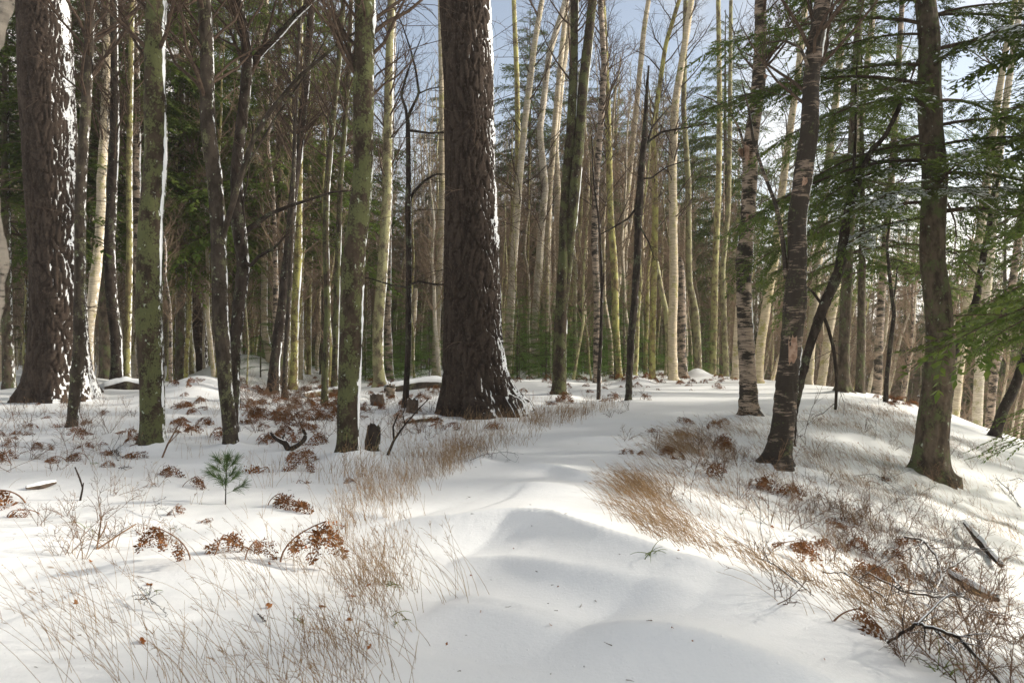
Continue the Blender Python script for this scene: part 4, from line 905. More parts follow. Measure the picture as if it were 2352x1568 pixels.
# the wood beyond, one mass that nobody could count
def far_wood():
    rng = np.random.default_rng(31); n = 3200
    Y = 58+112*rng.uniform(0, 1, n)**1.35; px = rng.uniform(-400, 2750, n); X = (px-CX)/F*Y
    Z = ground(X, Y); H = rng.uniform(15, 24, n); g = Geo()
    lean = rng.normal(.03, .05, n); m = 5; t = np.linspace(0, 1, m)
    P = np.stack([X[:, None]+lean[:, None]*H[:, None]*t+rng.normal(0, .12, (n, m)), Y[:, None]+0*t, Z[:, None]-.3+H[:, None]*t], -1)
    Rr = (rng.uniform(.05, .14, n)[:, None])*(1-.8*t)
    pale = rng.uniform(size=n) < .4
    g.quads(*tubes(P[pale], Rr[pale], 6), 0); g.quads(*tubes(P[~pale], Rr[~pale], 6), 1)
    k = 46; s, d, rr, _ = sprout(rng, P, Rr, n*k, .12, 1., .95, .15); L = rng.uniform(.5, 2.3, n*k)
    g.quads(*tubes(grow(rng, s, d, L, 3, .2, .1), taper(np.full(n*k, .020), np.full(n*k, .010), 3), 3), 2)
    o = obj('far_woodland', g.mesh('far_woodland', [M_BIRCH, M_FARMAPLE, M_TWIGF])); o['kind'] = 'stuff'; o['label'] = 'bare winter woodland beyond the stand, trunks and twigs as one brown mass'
    # evergreens among it
    g = Geo(); m2 = 240; Y = rng.uniform(76, 165, m2); px = rng.uniform(-500, 2850, m2); X = (px-CX)/F*Y; Z = ground(X, Y)
    for a, b, c in zip(X, Y, Z):
        H = rng.uniform(8, 19); q = 260; u = rng.uniform(0, 1, q)**.8; az = rng.uniform(0, 6.28, q); rad = (1-u)*H*.17+.2
        p = np.stack([a+np.cos(az)*rad*.25, b+np.sin(az)*rad*.25, c+.5+u*H], 1); dd = np.stack([np.cos(az), np.sin(az), rng.normal(-.25, .2, q)], 1)
        g.quads(*leaves(p, dd, np.array([0, 0, 1.])+rng.normal(0, .6, (q, 3)), rad*rng.uniform(.5, 1.15, q), rad*.28+.12))
    o = obj('far_evergreens', g.mesh('far_evergreens', M_LEAF)); o['kind'] = 'stuff'; o['label'] = 'dark evergreens mixed through the far woodland'
    # leafless brush under the trees
    g = Geo(); nbr = 2600; Y = rng.uniform(44, 130, nbr); px = rng.uniform(-300, 2650, nbr); X = (px-CX)/F*Y; Z = ground(X, Y); base = np.stack([X, Y, Z-.05], 1)
    b4 = np.repeat(base, 5, 0)+rng.normal(0, .3, (nbr*5, 3))*np.array([1, 1, 0]); dd = np.array([0, 0, 1.])+rng.normal(0, .3, (nbr*5, 3))
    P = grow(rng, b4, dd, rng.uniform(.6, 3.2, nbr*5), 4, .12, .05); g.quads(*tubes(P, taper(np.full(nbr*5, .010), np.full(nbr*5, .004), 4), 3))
    o = obj('brushwood', g.mesh('brushwood', M_TWIGF)); o['kind'] = 'stuff'; o['label'] = 'tangle of bare brown brush under the background trees'
far_wood()

# ------------------------------------------------------------------ the thin winter haze between the trees
def haze():
    x0, x1, y0, y1, z0, z1 = -720, 720, -80, 1220, -16, 37
    V = np.array([(x, y, z) for z in (z0, z1) for y in (y0, y1) for x in (x0, x1)], float)
    g = Geo(); g.quads(V, np.array([(0, 2, 3, 1), (4, 5, 7, 6), (0, 1, 5, 4), (2, 6, 7, 3), (0, 4, 6, 2), (1, 3, 7, 5)]))
    m = bpy.data.materials.new('haze'); m.use_nodes = True; t = m.node_tree; t.nodes.remove(t.nodes['Principled BSDF'])
    v = t.nodes.new('ShaderNodeVolumePrincipled'); v.inputs['Color'].default_value = (.93, .93, .93, 1); v.inputs['Density'].default_value = HAZE; v.inputs['Anisotropy'].default_value = .2
    t.links.new(v.outputs[0], t.nodes['Material Output'].inputs['Volume'])
    o = obj('haze', g.mesh('haze', m, False)); o['kind'] = 'stuff'; o['label'] = 'thin pale winter haze between the trees'
HAZE = .0005
haze()

# ------------------------------------------------------------------ logs, stump, snow laden deadwood
def log_mesh(P, r, mat, seed, snow=.05, k=20):
    P = np.asarray(P, float); n = 40
    d = np.concatenate([[0], np.cumsum(np.linalg.norm(np.diff(P, axis=0), axis=1))]); ss = np.linspace(0, d[-1], n)
    C, rr, _ = resample(P, r*np.concatenate([[.35], np.ones(len(P)-2), [.45]]), ss); T = nrm(np.gradient(C, axis=0)); u = nrm(np.cross(T, [0, 0, 1.])); v = np.cross(u, T)
    th = np.arange(k)*2*np.pi/k; ct, st = np.cos(th)[None], np.sin(th)[None]
    rad = rr[:, None]*(1+.14*fbm(ct*1.5+ss[:, None]*2, st*1.5+ss[:, None]*1.4, 3, seed)+.05*fbm(ct*6+ss[:, None]*3, st*6, 3, seed+4))
    V = C[:, None]+rad[..., None]*(ct[..., None]*u[:, None]+st[..., None]*v[:, None]); i = np.arange(n*k).reshape(n, k); nx = np.roll(i, -1, 1)
    g = Geo(); g.quads(V, np.stack([i[:-1], nx[:-1], nx[1:], i[1:]], -1).reshape(-1, 4))
    for e, row in ((0, i[0]), (-1, i[-1])):
        c = C[e][None]+T[e]*(.004 if e else -.004); rim = V[e]; VV = np.concatenate([c, rim]); a = np.arange(k)
        g.tris(VV, np.stack([np.zeros(k, int), 1+a, 1+(a+1) % k], 1))
    s = None
    if snow:
        q = np.linspace(-1, 1, 11); a = np.pi/2+q[None]*R(60)*(.75+.5*fbm(ss*1.2+seed, ss*0, 3, 3))[:, None]; ti = np.mod(a, 2*np.pi)/(2*np.pi)*k; i0 = ti.astype(int) % k
        rs = np.take_along_axis(rad, i0, 1)+snow*(1-q[None]**2)**.6*(1+.6*fbm(ss*2, ss*0+1, 3, seed))[:, None]; rs[:, [0, -1]] -= .02
        Vs = C[:, None]+rs[..., None]*(np.cos(a)[..., None]*u[:, None]+np.sin(a)[..., None]*v[:, None]); j = np.arange(n*11).reshape(n, 11)
        s = Geo(); s.quads(Vs, np.stack([j[:-1, :-1], j[:-1, 1:], j[1:, 1:], j[1:, :-1]], -1).reshape(-1, 4))
    return g, s
def fallen_log(name, label, pts, r, mat, snow, seed):
    P = np.array([(x, y, gz(x, y)+dz) for x, y, dz in pts]); b = P[0]
    g, s = log_mesh(P, r, mat, seed, snow); root = thing(name, label, 'log', tuple(b)); obj('bark', g.mesh('bark', mat, origin=b), root)
    if s: obj('snow_cap', s.mesh('snow_cap', M_CLUMP, origin=b), root)
    return root
def at(px, py): return hit(px, py)
def logpx(name, label, pp, r, mat, snow, seed, dz=.1):
    pts = []
    for x, y in pp:
        h = at(x, y); pts.append((h[0], h[1], dz))
    return fallen_log(name, label, pts, r, mat, snow, seed)
logpx('fallen_log', 'low snow covered log lying between the curved dark birch and the straight mossy maple', [(240, 893), (290, 890), (340, 893)], .22, M_GREY, .16, 3, .0)
logpx('fallen_log', 'pale fallen birch log lying behind the ferns left of the thick mossy maple', [(700, 914), (770, 908), (800, 906)], .12, M_BIRCH, .05, 4, .08)
logpx('fallen_log', 'snow covered log stretching from the pale green trunk to the middle pine', [(885, 900), (940, 893), (1000, 889), (1060, 890)], .16, M_GREY, .13, 5, .06)
logpx('fallen_log', 'thin snowy log half buried left of the foot of the middle pine', [(925, 972), (965, 968), (1005, 964)], .06, M_GREY, .07, 6, .01)
logpx('fallen_log', 'bare grey log leaning down the far slope left of the cedar', [(2040, 905), (2075, 915), (2110, 935)], .10, M_WOOD, .03, 7, .35)
logpx('fallen_log', 'thin pole bent over the far crest right of the slim evergreen trunk', [(1960, 880), (1990, 885), (2015, 905)], .07, M_WOOD, 0, 8, .35)
logpx('fallen_log', 'big mossy log with snow on top, low on the right bank at the right border', [(2215, 1215), (2255, 1262), (2300, 1315)], .055, M_BLACK, .03, 9, .08)
logpx('fallen_log', 'snow capped rotten log poking out low on the right bank', [(2180, 1335), (2230, 1368), (2290, 1395)], .05, M_BLACK, .03, 10, .07)
logpx('fallen_log', 'half buried rotting stick under the dead fern at the left border', [(60, 1128), (95, 1122), (128, 1115)], .035, M_WOOD, .02, 11, .03)

def stump(label, px, py, h, r, lean, mat, seed, group=None):
    b = at(px, py); b[2] = gz(b[0], b[1]); k = 26; n = 14; th = np.arange(k)*2*np.pi/k; t = np.linspace(0, 1, n)[:, None]; ct, st = np.cos(th)[None], np.sin(th)[None]
    top = 1+.28*fbm(ct*2.2+seed, st*2.2, 3, seed); zz = -.1+(h*top+.1)*t; rr = r*(1.25-.35*t**.5)*(1+.22*fbm(ct*1.6+t, st*1.6+t*2, 3, seed+2)+.10*fbm(ct*6, st*6+t*1.5, 3, seed+5))
    V = np.stack([rr*ct+lean*zz, rr*st, zz], -1); i = np.arange(n*k).reshape(n, k); nx = np.roll(i, -1, 1); g = Geo()
    g.quads(V, np.stack([i[:-1], nx[:-1], nx[1:], i[1:]], -1).reshape(-1, 4))
    c = np.array([[lean*h, 0, h*.80]]); a = np.arange(k); g2 = Geo(); g2.tris(np.concatenate([c, V[-1]*np.array([.985, .985, 1])]), np.stack([np.zeros(k, int), 1+a, 1+(a+1) % k], 1))
    root = thing('tree_stump', label, 'stump', tuple(b), group); obj('bark', g.mesh('bark', mat), root); obj('broken_top', g2.mesh('broken_top', M_WOOD, False), root)
    q = np.linspace(0, 1, 6)[:, None]; az = WIND_ANG+np.linspace(-1.1, 1.1, 9)[None]
    Vs = np.stack([(r*1.1+.05*np.sin(q*3.1)+.10*(1-q))*np.cos(az)+lean*q*h*.7, (r*1.1+.05*np.sin(q*3.1)+.10*(1-q))*np.sin(az), -.05+q*h*.75+0*az], -1); j = np.arange(54).reshape(6, 9)
    s = Geo(); s.quads(Vs, np.stack([j[:-1, :-1], j[:-1, 1:], j[1:, 1:], j[1:, :-1]], -1).reshape(-1, 4)); 
    return root
stump('leaning broken stump with snow packed between it and the thick mossy maple', 855, 1035, .36, .105, .06, M_DARK, 3)
stump('short cut birch stub in front of the long snowy log', 897, 912, .40, .13, .02, M_BIRCHM, 5)
stump('small rotten stump against the forking sapling', 946, 948, .30, .13, .05, M_WOOD, 8)
stump('low snowy stump left of the short birch stub', 868, 930, .26, .16, -.1, M_WOOD, 11)
stump('splintered stump on the crest left of the slim evergreen trunk', 1885, 866, .55, .16, .1, M_WOOD, 14)

# ------------------------------------------------------------------ dark fallen branches
def stick(name, label, lines, mat, cat='branch', group=None, base=None, lift=None, k=7):
    """lines: polylines of (x px, y px, height above the ground, radius)"""
    g = Geo(); b = None
    for ln in lines:
        P = []; rr = []
        for x, y, h, r in ln:
            q = at(x, y+0); P.append((q[0], q[1], gz(q[0], q[1])+h)); rr.append(r)
        P = np.array(P); d = np.linalg.norm(np.diff(P, axis=0), axis=1).sum(); C, r2, _ = resample(P, np.array(rr), np.linspace(0, d, 22)); r2 = r2*.72; C = C+np.random.default_rng(int(ln[0][0])).normal(0, 1, C.shape)*r2[:, None]*.5; g.quads(*tubes(C[None], r2[None], k)); rs = np.random.default_rng(int(ln[0][0]+ln[0][1]))
        s, dd, rr, _ = sprout(rs, C[None], r2[None], 9, .15, .98, .8, .15); Pt = grow(rs, s, dd, d*rs.uniform(.08, .35, 9), 5, .2); Rt = taper(np.minimum(rr*.5, .005), np.full(9, .0015), 5); g.quads(*tubes(Pt, Rt, 4))
        s, dd, rr, _ = sprout(rs, Pt, Rt, 27, .2, 1., .7, .1); g.quads(*tubes(grow(rs, s, dd, d*rs.uniform(.03, .10, 27), 3, .2), np.full((27, 3), .0014), 3))
        if b is None: b = P[0]
    return thing(name, label, cat, tuple(b), group, g.mesh(name, mat, origin=b))
def upright(px0, py0, pts, Y=None):
    return None
def stick3(name, label, foot, lines, mat, cat='branch', group=None):
    """branch drawn at the depth of its foot: lines of (x px, y px, width px, metres towards the back)"""
    b = at(*foot); b[2] = gz(b[0], b[1]); g = Geo()
    for ln in lines:
        P = np.array([pix(x, y, b[1])+np.array([0, dy, 0]) for x, y, w, dy in ln]); rr = np.array([w/2/F*b[1] for x, y, w, dy in ln])
        C, r2, _ = resample(P, rr, np.linspace(0, np.linalg.norm(np.diff(P, axis=0), axis=1).sum(), 24)); g.quads(*tubes(C[None], r2[None], 7))
    return thing(name, label, cat, tuple(b), group, g.mesh(name, mat, origin=b))
stick3('fallen_branch', 'black antler shaped branch sticking out of the snow left of the thick mossy maple', (664, 1034),
       [[(664, 1034, 15, 0), (655, 1018, 13, 0), (640, 1008, 10, -.05), (630, 1000, 8, -.05), (624, 992, 5, -.05)], [(668, 1030, 13, 0), (684, 1022, 12, 0), (697, 1010, 11, .05), (700, 998, 8, .05), (693, 987, 5, .05)], [(650, 1014, 6, 0), (650, 1003, 4, 0), (655, 998, 3, 0)]], M_BLACK)
stick3('dead_sapling', 'tall thin dark stem rising from the stump beside the thick mossy maple', (890, 1046), [[(890, 1046, 7, 0), (905, 1010, 6, 0), (930, 975, 4, 0), (960, 940, 3, .1), (985, 915, 2, .1)], [(905, 1010, 5, 0), (903, 980, 4, 0), (915, 950, 3, 0)], [(930, 975, 3, 0), (925, 950, 2, 0), (935, 925, 2, 0)]], M_BLACK, 'sapling')
stick3('dead_sapling', 'thin dark stem at the right foot of the straight mossy maple', (385, 1052), [[(372, 1052, 4, 0), (385, 1020, 4, 0), (405, 985, 3, 0), (415, 965, 2, 0)], [(385, 1020, 3, 0), (400, 1005, 2, 0), (412, 992, 2, 0)]], M_SHRUB, 'sapling')
stick3('dead_sapling', 'dark bent twig standing in the open snow left of the pine seedling', (184, 1150), [[(184, 1150, 5, 0), (190, 1120, 4, 0), (183, 1098, 4, 0), (172, 1072, 3, 0)], [(190, 1122, 3, 0), (192, 1108, 2, 0)]], M_BLACK, 'sapling')
stick3('dead_sapling', 'forked stick standing in the open snow below the pine seedling', (222, 1262), [[(222, 1262, 4, 0), (228, 1225, 4, 0), (232, 1195, 3, 0), (228, 1180, 2, 0)], [(226, 1240, 3, 0), (240, 1215, 3, 0), (246, 1196, 2, 0)], [(222, 1262, 4, 0), (262, 1232, 4, .1), (285, 1216, 3, .2)]], M_SHRUB, 'sapling')
for lb, f, ln in [
    ('curved dark branch lying across the lower right bank', (2180, 1400), [[(1990, 1340, .10, .010), (2080, 1395, .12, .014), (2150, 1400, .10, .014), (2215, 1380, .05, .008)], [(2080, 1395, .12, .010), (2040, 1370, .20, .007)]]),
    ('thick black branch forking over snow on the lower right bank', 0, [[(2080, 1262, .14, .016), (2120, 1270, .16, .020), (2150, 1300, .12, .020), (2165, 1335, .08, .022), (2150, 1370, .02, .022)], [(2165, 1335, .10, .014), (2200, 1330, .16, .012), (2240, 1310, .22, .008)], [(2120, 1270, .16, .010), (2110, 1300, .10, .010), (2100, 1335, .03, .008)]]),
    ('long dark twig slanting over the grass at the right path edge', 0, [[(1890, 1345, .10, .009), (1940, 1350, .12, .010), (1985, 1375, .10, .010), (2030, 1392, .08, .009), (2045, 1410, .02, .006)]]),
    ('slender twig lying on the slope above the right path edge', 0, [[(1735, 1290, .04, .006), (1780, 1318, .06, .007), (1830, 1355, .05, .006), (1870, 1380, .02, .004)]]),
    ('dark stick on the bright slope near the right border', 0, [[(2288, 1105, .06, .012), (2315, 1130, .07, .014), (2345, 1168, .02, .012)]]),
    ('small curved twig on the bright slope at the right border', 0, [[(2320, 1106, .03, .008), (2340, 1104, .06, .009), (2360, 1112, .02, .006)]]),
    ('dark broken branch pointing up left of the cedar foot', 0, [[(2010, 1012, .02, .008), (2013, 985, .10, .009), (2007, 960, .16, .006)]]),
    ('curled bare twig lying on the snow between grass and path, middle left', 0, [[(1080, 1062, .03, .006), (1110, 1055, .06, .006), (1150, 1050, .07, .005), (1172, 1062, .03, .004)], [(1110, 1055, .06, .004), (1100, 1040, .10, .003)]]),
    ('little stick lying on the drift in the left foreground', 0, [[(592, 1412, .01, .006), (602, 1424, .015, .007), (610, 1432, .01, .005)]]),
    ('short dark stick lying by the straight mossy maple on the left', 0, [[(272, 1080, .03, .008), (290, 1078, .03, .009), (302, 1078, .02, .006)]]),
    ('short dark stick jutting from the snow above the curved trail of ferns', 0, [[(250, 1040, .08, .010), (262, 1050, .05, .011), (272, 1060, .02, .009)], [(258, 1044, .06, .007), (275, 1052, .04, .006)]]),
    ('bent dead twig between the left drift and the pine seedling', 0, [[(350, 1168, .12, .005), (358, 1184, .08, .006), (367, 1196, .01, .005)]]),
    ('forked dry twig lying on the crest of the left drift', 0, [[(310, 1385, .02, .004), (345, 1395, .05, .005), (382, 1412, .01, .004)], [(345, 1395, .05, .003), (325, 1370, .06, .003)]]),
    ('thin sagging twig under the cedar on the right bank', 0, [[(1960, 1095, .02, .006), (2010, 1105, .12, .007), (2060, 1140, .10, .007), (2095, 1180, .02, .005)]]),
    ('tangled twig pile branch at the lower right corner', 0, [[(2040, 1500, .05, .010), (2110, 1540, .22, .012), (2200, 1560, .20, .012), (2300, 1600, .05, .009)], [(2110, 1540, .22, .008), (2180, 1500, .30, .006), (2240, 1480, .25, .004)], [(2150, 1550, .20, .007), (2200, 1600, .20, .006)]])]:
    stick('fallen_branch', lb, ln, M_BLACK)

# ------------------------------------------------------------------ dead bracken
def frond(rng, L, curl, n=9):
    """one withered bracken frond along +X, drooping and curled"""
    t = np.linspace(0, 1, 9); a = curl*t**1.4; A = np.stack([L*np.cumsum(np.cos(a))/9, .06*L*np.sin(t*4+rng.uniform(0, 6))*t, -L*np.cumsum(np.sin(a))/9], 1); A -= A[0]
    g = Geo(); g.quads(*tubes(A[None], np.linspace(.0040, .0015, 9)[None], 3)); LP = []; LD = []; LN = []; LL = []; TW = []
    T = nrm(np.gradient(A, axis=0))
    for j in range(n):
        u = .16+.82*j/(n-1); p = np.array([np.interp(u, t, A[:, i]) for i in range(3)]); tg = nrm(np.array([np.interp(u, t, T[:, i]) for i in range(3)])); pl = L*.46*(1-u)**.75*rng.uniform(.7, 1.15)+.012
        for sg in (1, -1):
            sd = nrm(np.cross([0, 0, 1.], tg)); d = nrm(tg*.55+sd*sg+np.array([0, 0, rng.normal(-.55, .45)])); m = max(2, int(pl/.019)); cu = rng.uniform(.2, 1.2)
            q = p.copy()
            for k in range(m):
                d = nrm(d+np.array([0, 0, -cu*.8/m])+rng.normal(0, .12, 3)); q = q+d*pl/m; s2 = nrm(np.cross(d, rng.normal(0, .6, 3)+np.array([0, 0, 1.])))
                for e in (1, -1):
                    LP.append(q); LD.append(s2*e+d*.6+rng.normal(0, .25, 3)); LN.append(np.cross(s2, d)+rng.normal(0, .45, 3)); LL.append(.033*(1-.6*k/m)*rng.uniform(.7, 1.3)*(L/.3))
    LP = np.array(LP); LL = np.array(LL); g.quads(*leaves(LP, np.array(LD), np.array(LN), LL, LL*.5))
    return g
rng = np.random.default_rng(61)
FR = [frond(rng, .32, c, 9).mesh('frond', M_FERN) for c in (.4, .9, 1.4, 1.9, .7)]
def fern_proto(seed, h, nf):
    rng = np.random.default_rng(seed); t = np.linspace(0, 1, 8); az = 0
    lean = rng.uniform(.3, 1.2); P = np.stack([lean*h*t**1.7, .05*h*np.sin(t*4+seed), h*(t-.28*t**2.5)-.03], 1); g = Geo(); g.quads(*tubes(P[None], np.linspace(.0058, .0034, 8)[None], 5))
    root = thing('bracken_fern', 'x', 'fern', (0, 0, 0)); obj('stalk', g.mesh('stalk', M_STALK), root)
    for i in range(nf):
        f = obj('frond', FR[rng.integers(5)], root, tuple(P[-1-(i % 4)])); f.rotation_euler = (rng.normal(0, .5), rng.uniform(-.2, .5), (i-(nf-1)/2)*1.5+rng.uniform(-.4, .4)); s = rng.uniform(.6, 1.15); f.scale = (s, s, s)
    return root
FERN = [fern_proto(500+i, h, nf) for i, (h, nf) in enumerate([(.15, 2), (.20, 3), (.25, 3), (.17, 3), (.11, 2), (.30, 4), (.21, 3)])]
proto_used = set()
FEET = [(138, 922, 'huge left pine'), (164, 988, 'thin plain brown trunk'), (350, 1030, 'straight mossy maple'), (531, 1028, 'bent grey trunk'), (664, 1034, 'black antler branch'), (800, 1052, 'thick mossy maple'), (626, 900, 'dark leaning birch'), (745, 928, 'dark mossy trunk'),
        (874, 886, 'pale green trunk'), (930, 942, 'forking sapling'), (897, 912, 'short birch stub'), (1112, 952, 'middle pine'), (1283, 908, 'twin stemmed maple'), (1375, 920, 'spindly sapling'), (1443, 922, 'slim black trunk'), (1568, 868, 'snapped ragged birch'), (1722, 960, 'ragged path birch'),
        (1782, 1070, 'tallest shaggy birch'), (1936, 903, 'slim evergreen trunk'), (2034, 927, 'crooked black stem'), (2136, 1092, 'cedar'), (518, 1158, 'pine seedling'), (95, 1122, 'half buried stick'), (222, 1262, 'forked stick'), (440, 870, 'rounded snow mound'),
        (290, 893, 'low snow covered log'), (2080, 1395, 'curved bank branch'), (2150, 1300, 'black forking branch'), (1940, 1350, 'long slanting twig'), (2315, 1130, 'dark border stick'), (1515, 1040, 'bent edge fern'), (2240, 1340, 'rotten bank logs'), (1780, 1318, 'slender slope twig'), (2110, 1540, 'lower corner branch')]
def near(px, py):
    x, y, nme = min(FEET, key=lambda a: (a[0]-px)**2+(2.0*(a[1]-py))**2)
    if abs(px-x) >= 1.5*abs(py-y): return ('left of the ' if px < x else 'right of the ')+nme
    return ('behind the ' if py < y else 'in front of the ')+nme
def put_fern(x, y, sc, label, group, i=None):
    i = int(rng.integers(7)) if i is None else i
    z = gz(x, y); rz = rng.uniform(0, 6.28); tl = (rng.normal(0, .18), rng.normal(0, .18))
    if i not in proto_used:
        proto_used.add(i); r = FERN[i]; r.location = (x, y, z); r.rotation_euler = (*tl, rz); r.scale = (sc,)*3; r['label'] = label
        if group: r['group'] = group
        return r
    return dup(FERN[i], (x, y, z), rz, sc, label, group, tl) if group else _solo(dup(FERN[i], (x, y, z), rz, sc, label, None, tl))
def _solo(o):
    if 'group' in o: del o['group']
    return o
for x, y, sc, lb in [
    (60, 1155, 1.5, 'largest dead fern at the left border, hanging over a half buried stick'), (95, 1180, .9, 'curled dead fern just below the half buried stick on the left'),
    (205, 1055, 1.0, 'dead fern on open snow below the thin brown trunk'), (408, 1090, 1.0, 'dead fern right below the foot of the straight mossy maple'),
    (418, 1118, .7, 'low flattened fern left of the pine seedling'), (440, 1000, 1.0, 'dead fern leaning at the right side of the straight mossy maple'),
    (480, 1005, 1.5, 'broad dead fern beside the foot of the bent grey trunk'), (492, 975, 1.2, 'dead fern hiding the left foot of the bent grey trunk'),
    (620, 1085, 1.3, 'spread dead fern up right of the pine seedling'), (655, 1065, 1.0, 'dead fern in front of the black antler branch'), (705, 1075, 1.4, 'drooping dead fern right of the black antler branch'),
    (615, 1160, 1.0, 'arched dead fern right of the pine seedling, left one of the touching pair'), (690, 1165, 1.1, 'arched dead fern right of the pine seedling, right one of the touching pair'), (680, 1110, .9, 'dead fern between the seedling pair and the drooping fern'),
    (440, 1285, .9, 'small brown fern alone on the snow below the pine seedling'), (490, 1275, 1.0, 'fern on a tall bent stalk at the crest of the left drift'), (562, 1285, .8, 'fern near the grass edge left of the path'), (640, 1290, 1.2, 'ragged fern at the left rim of the tall grass'),
    (402, 1188, .55, 'tiny curled fern on open snow in the left middle'), (490, 1195, .45, 'tiny fern below the pine seedling'), (503, 1060, .9, 'fern behind the pine seedling, left'), (800, 1105, .5, 'tiny fern below the thick mossy maple'),
    (1250, 930, 1.1, 'fern at the left foot of the twin stemmed maple'), (1278, 925, 1.6, 'dense brown fern wrapping the twin stemmed maple foot'), (1310, 922, 1.4, 'fern at the right foot of the twin stemmed maple'),
    (1400, 922, 1.1, 'fern between the spindly sapling and the slim black trunk'), (1425, 918, 1.2, 'fern touching the left side of the slim black trunk'), (1470, 918, 1.2, 'fern touching the right side of the slim black trunk'),
    (1568, 882, 1.1, 'fern at the foot of the snapped ragged birch'), (1545, 1002, 1.0, 'fern on top of the right bank edge, upper left'), (1515, 1040, .9, 'fern bent toward the path at the right bank edge'), (1540, 1050, .7, 'low fern just under the bent fern on the right bank'),
    (1625, 985, .9, 'fern below the foot of the ragged path birch, left'), (1660, 975, .9, 'fern below the foot of the ragged path birch, right'), (1895, 965, .8, 'fern right of the tallest shaggy birch'), (1060, 985, 1.0, 'fern in front of the left root of the middle pine'), (1110, 985, 1.1, 'fern in front of the middle pine, centre of its foot'),
    (1190, 870, 1.2, 'fern right behind the middle pine root'), (1010, 985, .9, 'fern left of the left root of the middle pine'), (935, 975, .9, 'fern at the foot of the forking sapling')]:
    p = at(x, y); put_fern(p[0], p[1], sc*1.05, lb, None)
def scatter_ferns(n, f, label, group, smin, smax, tries=4000):
    k = 0
    while k < n and tries:
        tries -= 1; x, y = f()
        p = at(x, y)
        if p[1] > 45 or y > 1460: continue
        label2 = rng.choice(('small', 'large'), p=(.5, .5)); sz = rng.uniform(smin, (smin+smax)/2) if label2 == 'small' else rng.uniform((smin+smax)/2, smax); put_fern(p[0], p[1], sz, label2+' withered brown fern '+near(x, y), 'withered ferns on the snow'); k += 1
U = rng.uniform
scatter_ferns(84, lambda: (U(560, 780), 890+abs(rng.normal(0, 62))), 'dead brown fern in the dense fern patch around the dark leaning birch', 'ferns in the dense patch on the left', .8, 1.5)
scatter_ferns(26, lambda: (U(0, 330), U(930, 1085)), 'dead fern scattered on the snow before the huge left pine', 'ferns before the huge left pine', .6, 1.2)
scatter_ferns(24, lambda: (U(380, 560), U(880, 1000)), 'dead fern near the snow mound behind the straight mossy maple', 'ferns by the snow mound', .7, 1.2)
scatter_ferns(30, lambda: (U(830, 1000), U(885, 975)), 'dead fern between the thick mossy maple and the middle pine', 'ferns between maple and pine', .6, 1.2)
scatter_ferns(64, lambda: (U(1180, 1700), 866+abs(rng.normal(0, 12))), 'rusty fern in the row along the far edge of the clearing', 'ferns along the far edge', .8, 1.4)
scatter_ferns(30, lambda: (U(700, 1000), 868+abs(rng.normal(0, 14))), 'rusty fern at the back of the wood left of the middle pine', 'ferns at the back left', .8, 1.3)
scatter_ferns(22, lambda: ((lambda v: (1530+v*560+rng.normal(0, 60), 985+v*330+rng.normal(0, 35)))(U(0, 1))), 'dead fern on the upper right bank among bare twigs', 'ferns on the upper right bank', .7, 1.25)
scatter_ferns(15, lambda: ((lambda v: (1820+v*480+rng.normal(0, 90), 1150+v*330+rng.normal(0, 80)))(U(0, 1))), 'dead fern low on the right bank toward the lower right corner', 'ferns on the lower right bank', .7, 1.2)
scatter_ferns(14, lambda: (U(2020, 2160), U(895, 935)), 'rusty fern along the crest left of the cedar', 'ferns on the crest', .8, 1.3)

# ------------------------------------------------------------------ bare little shrubs
def shrub_mesh(seed, h, n):
    rng = np.random.default_rng(seed); b = rng.normal(0, .03, (n, 3))*np.array([1, 1, 0])+np.array([0, 0, -.03]); d = np.array([-.15, 0, 1.])+rng.normal(0, .38, (n, 3))
    L = h*rng.uniform(.5, 1.1, n); P = grow(rng, b, d, L, 6, .16, .02); Rr = taper(np.full(n, .0035), np.full(n, .0016), 6); g = Geo(); g.quads(*tubes(P, Rr, 4))
    s, dd, rr, _ = sprout(rng, P, Rr, n*7, .25, 1., .75, .05); P2 = grow(rng, s, dd, h*.3*rng.uniform(.4, 1.1, n*7), 4, .2); R2 = taper(np.full(n*7, .0020), np.full(n*7, .0011), 4); g.quads(*tubes(P2, R2, 3))
    s, dd, rr, _ = sprout(rng, P2, R2, n*12, .3, 1., .7); g.quads(*tubes(grow(rng, s, dd, h*.1*rng.uniform(.5, 1.2, n*12), 3, .2), np.full((n*12, 3), .0011), 3))
    return g.mesh('bare_shrub', M_SHRUB)
SH = [shrub_mesh(600+i, h, n) for i, (h, n) in enumerate([(.30, 4), (.42, 5), (.55, 4), (.26, 6), (.75, 3)])]
rng = np.random.default_rng(71); U = rng.uniform
def scatter_shrubs(n, f, label, group, smin, smax, kinds=(0, 1, 2, 3)):
    for _ in range(n):
        x, y = f(); p = at(x, y)
        if p[1] > 40: continue
        kd = int(rng.choice(kinds)); o = thing('bare_shrub', ('low sparse', 'bushy', 'tall branching', 'low dense', 'tallest wiry')[kd]+' bare twiggy shrub '+near(x, y), 'shrub', (p[0], p[1], gz(p[0], p[1])), 'bare twiggy shrubs on the snow', SH[kd]); s = U(smin, smax); o.scale = (s, s, s); o.rotation_euler = (rng.normal(0, .15), rng.normal(0, .15), U(0, 6.28))
scatter_shrubs(90, lambda: ((lambda v: (1540+v*640+rng.normal(0, 70), 1000+v*330+rng.normal(0, 45)))(U(0, 1))), 'bare reddish twiggy shrub on the upper right bank', 'twiggy shrubs on the upper right bank', .6, 1.1)
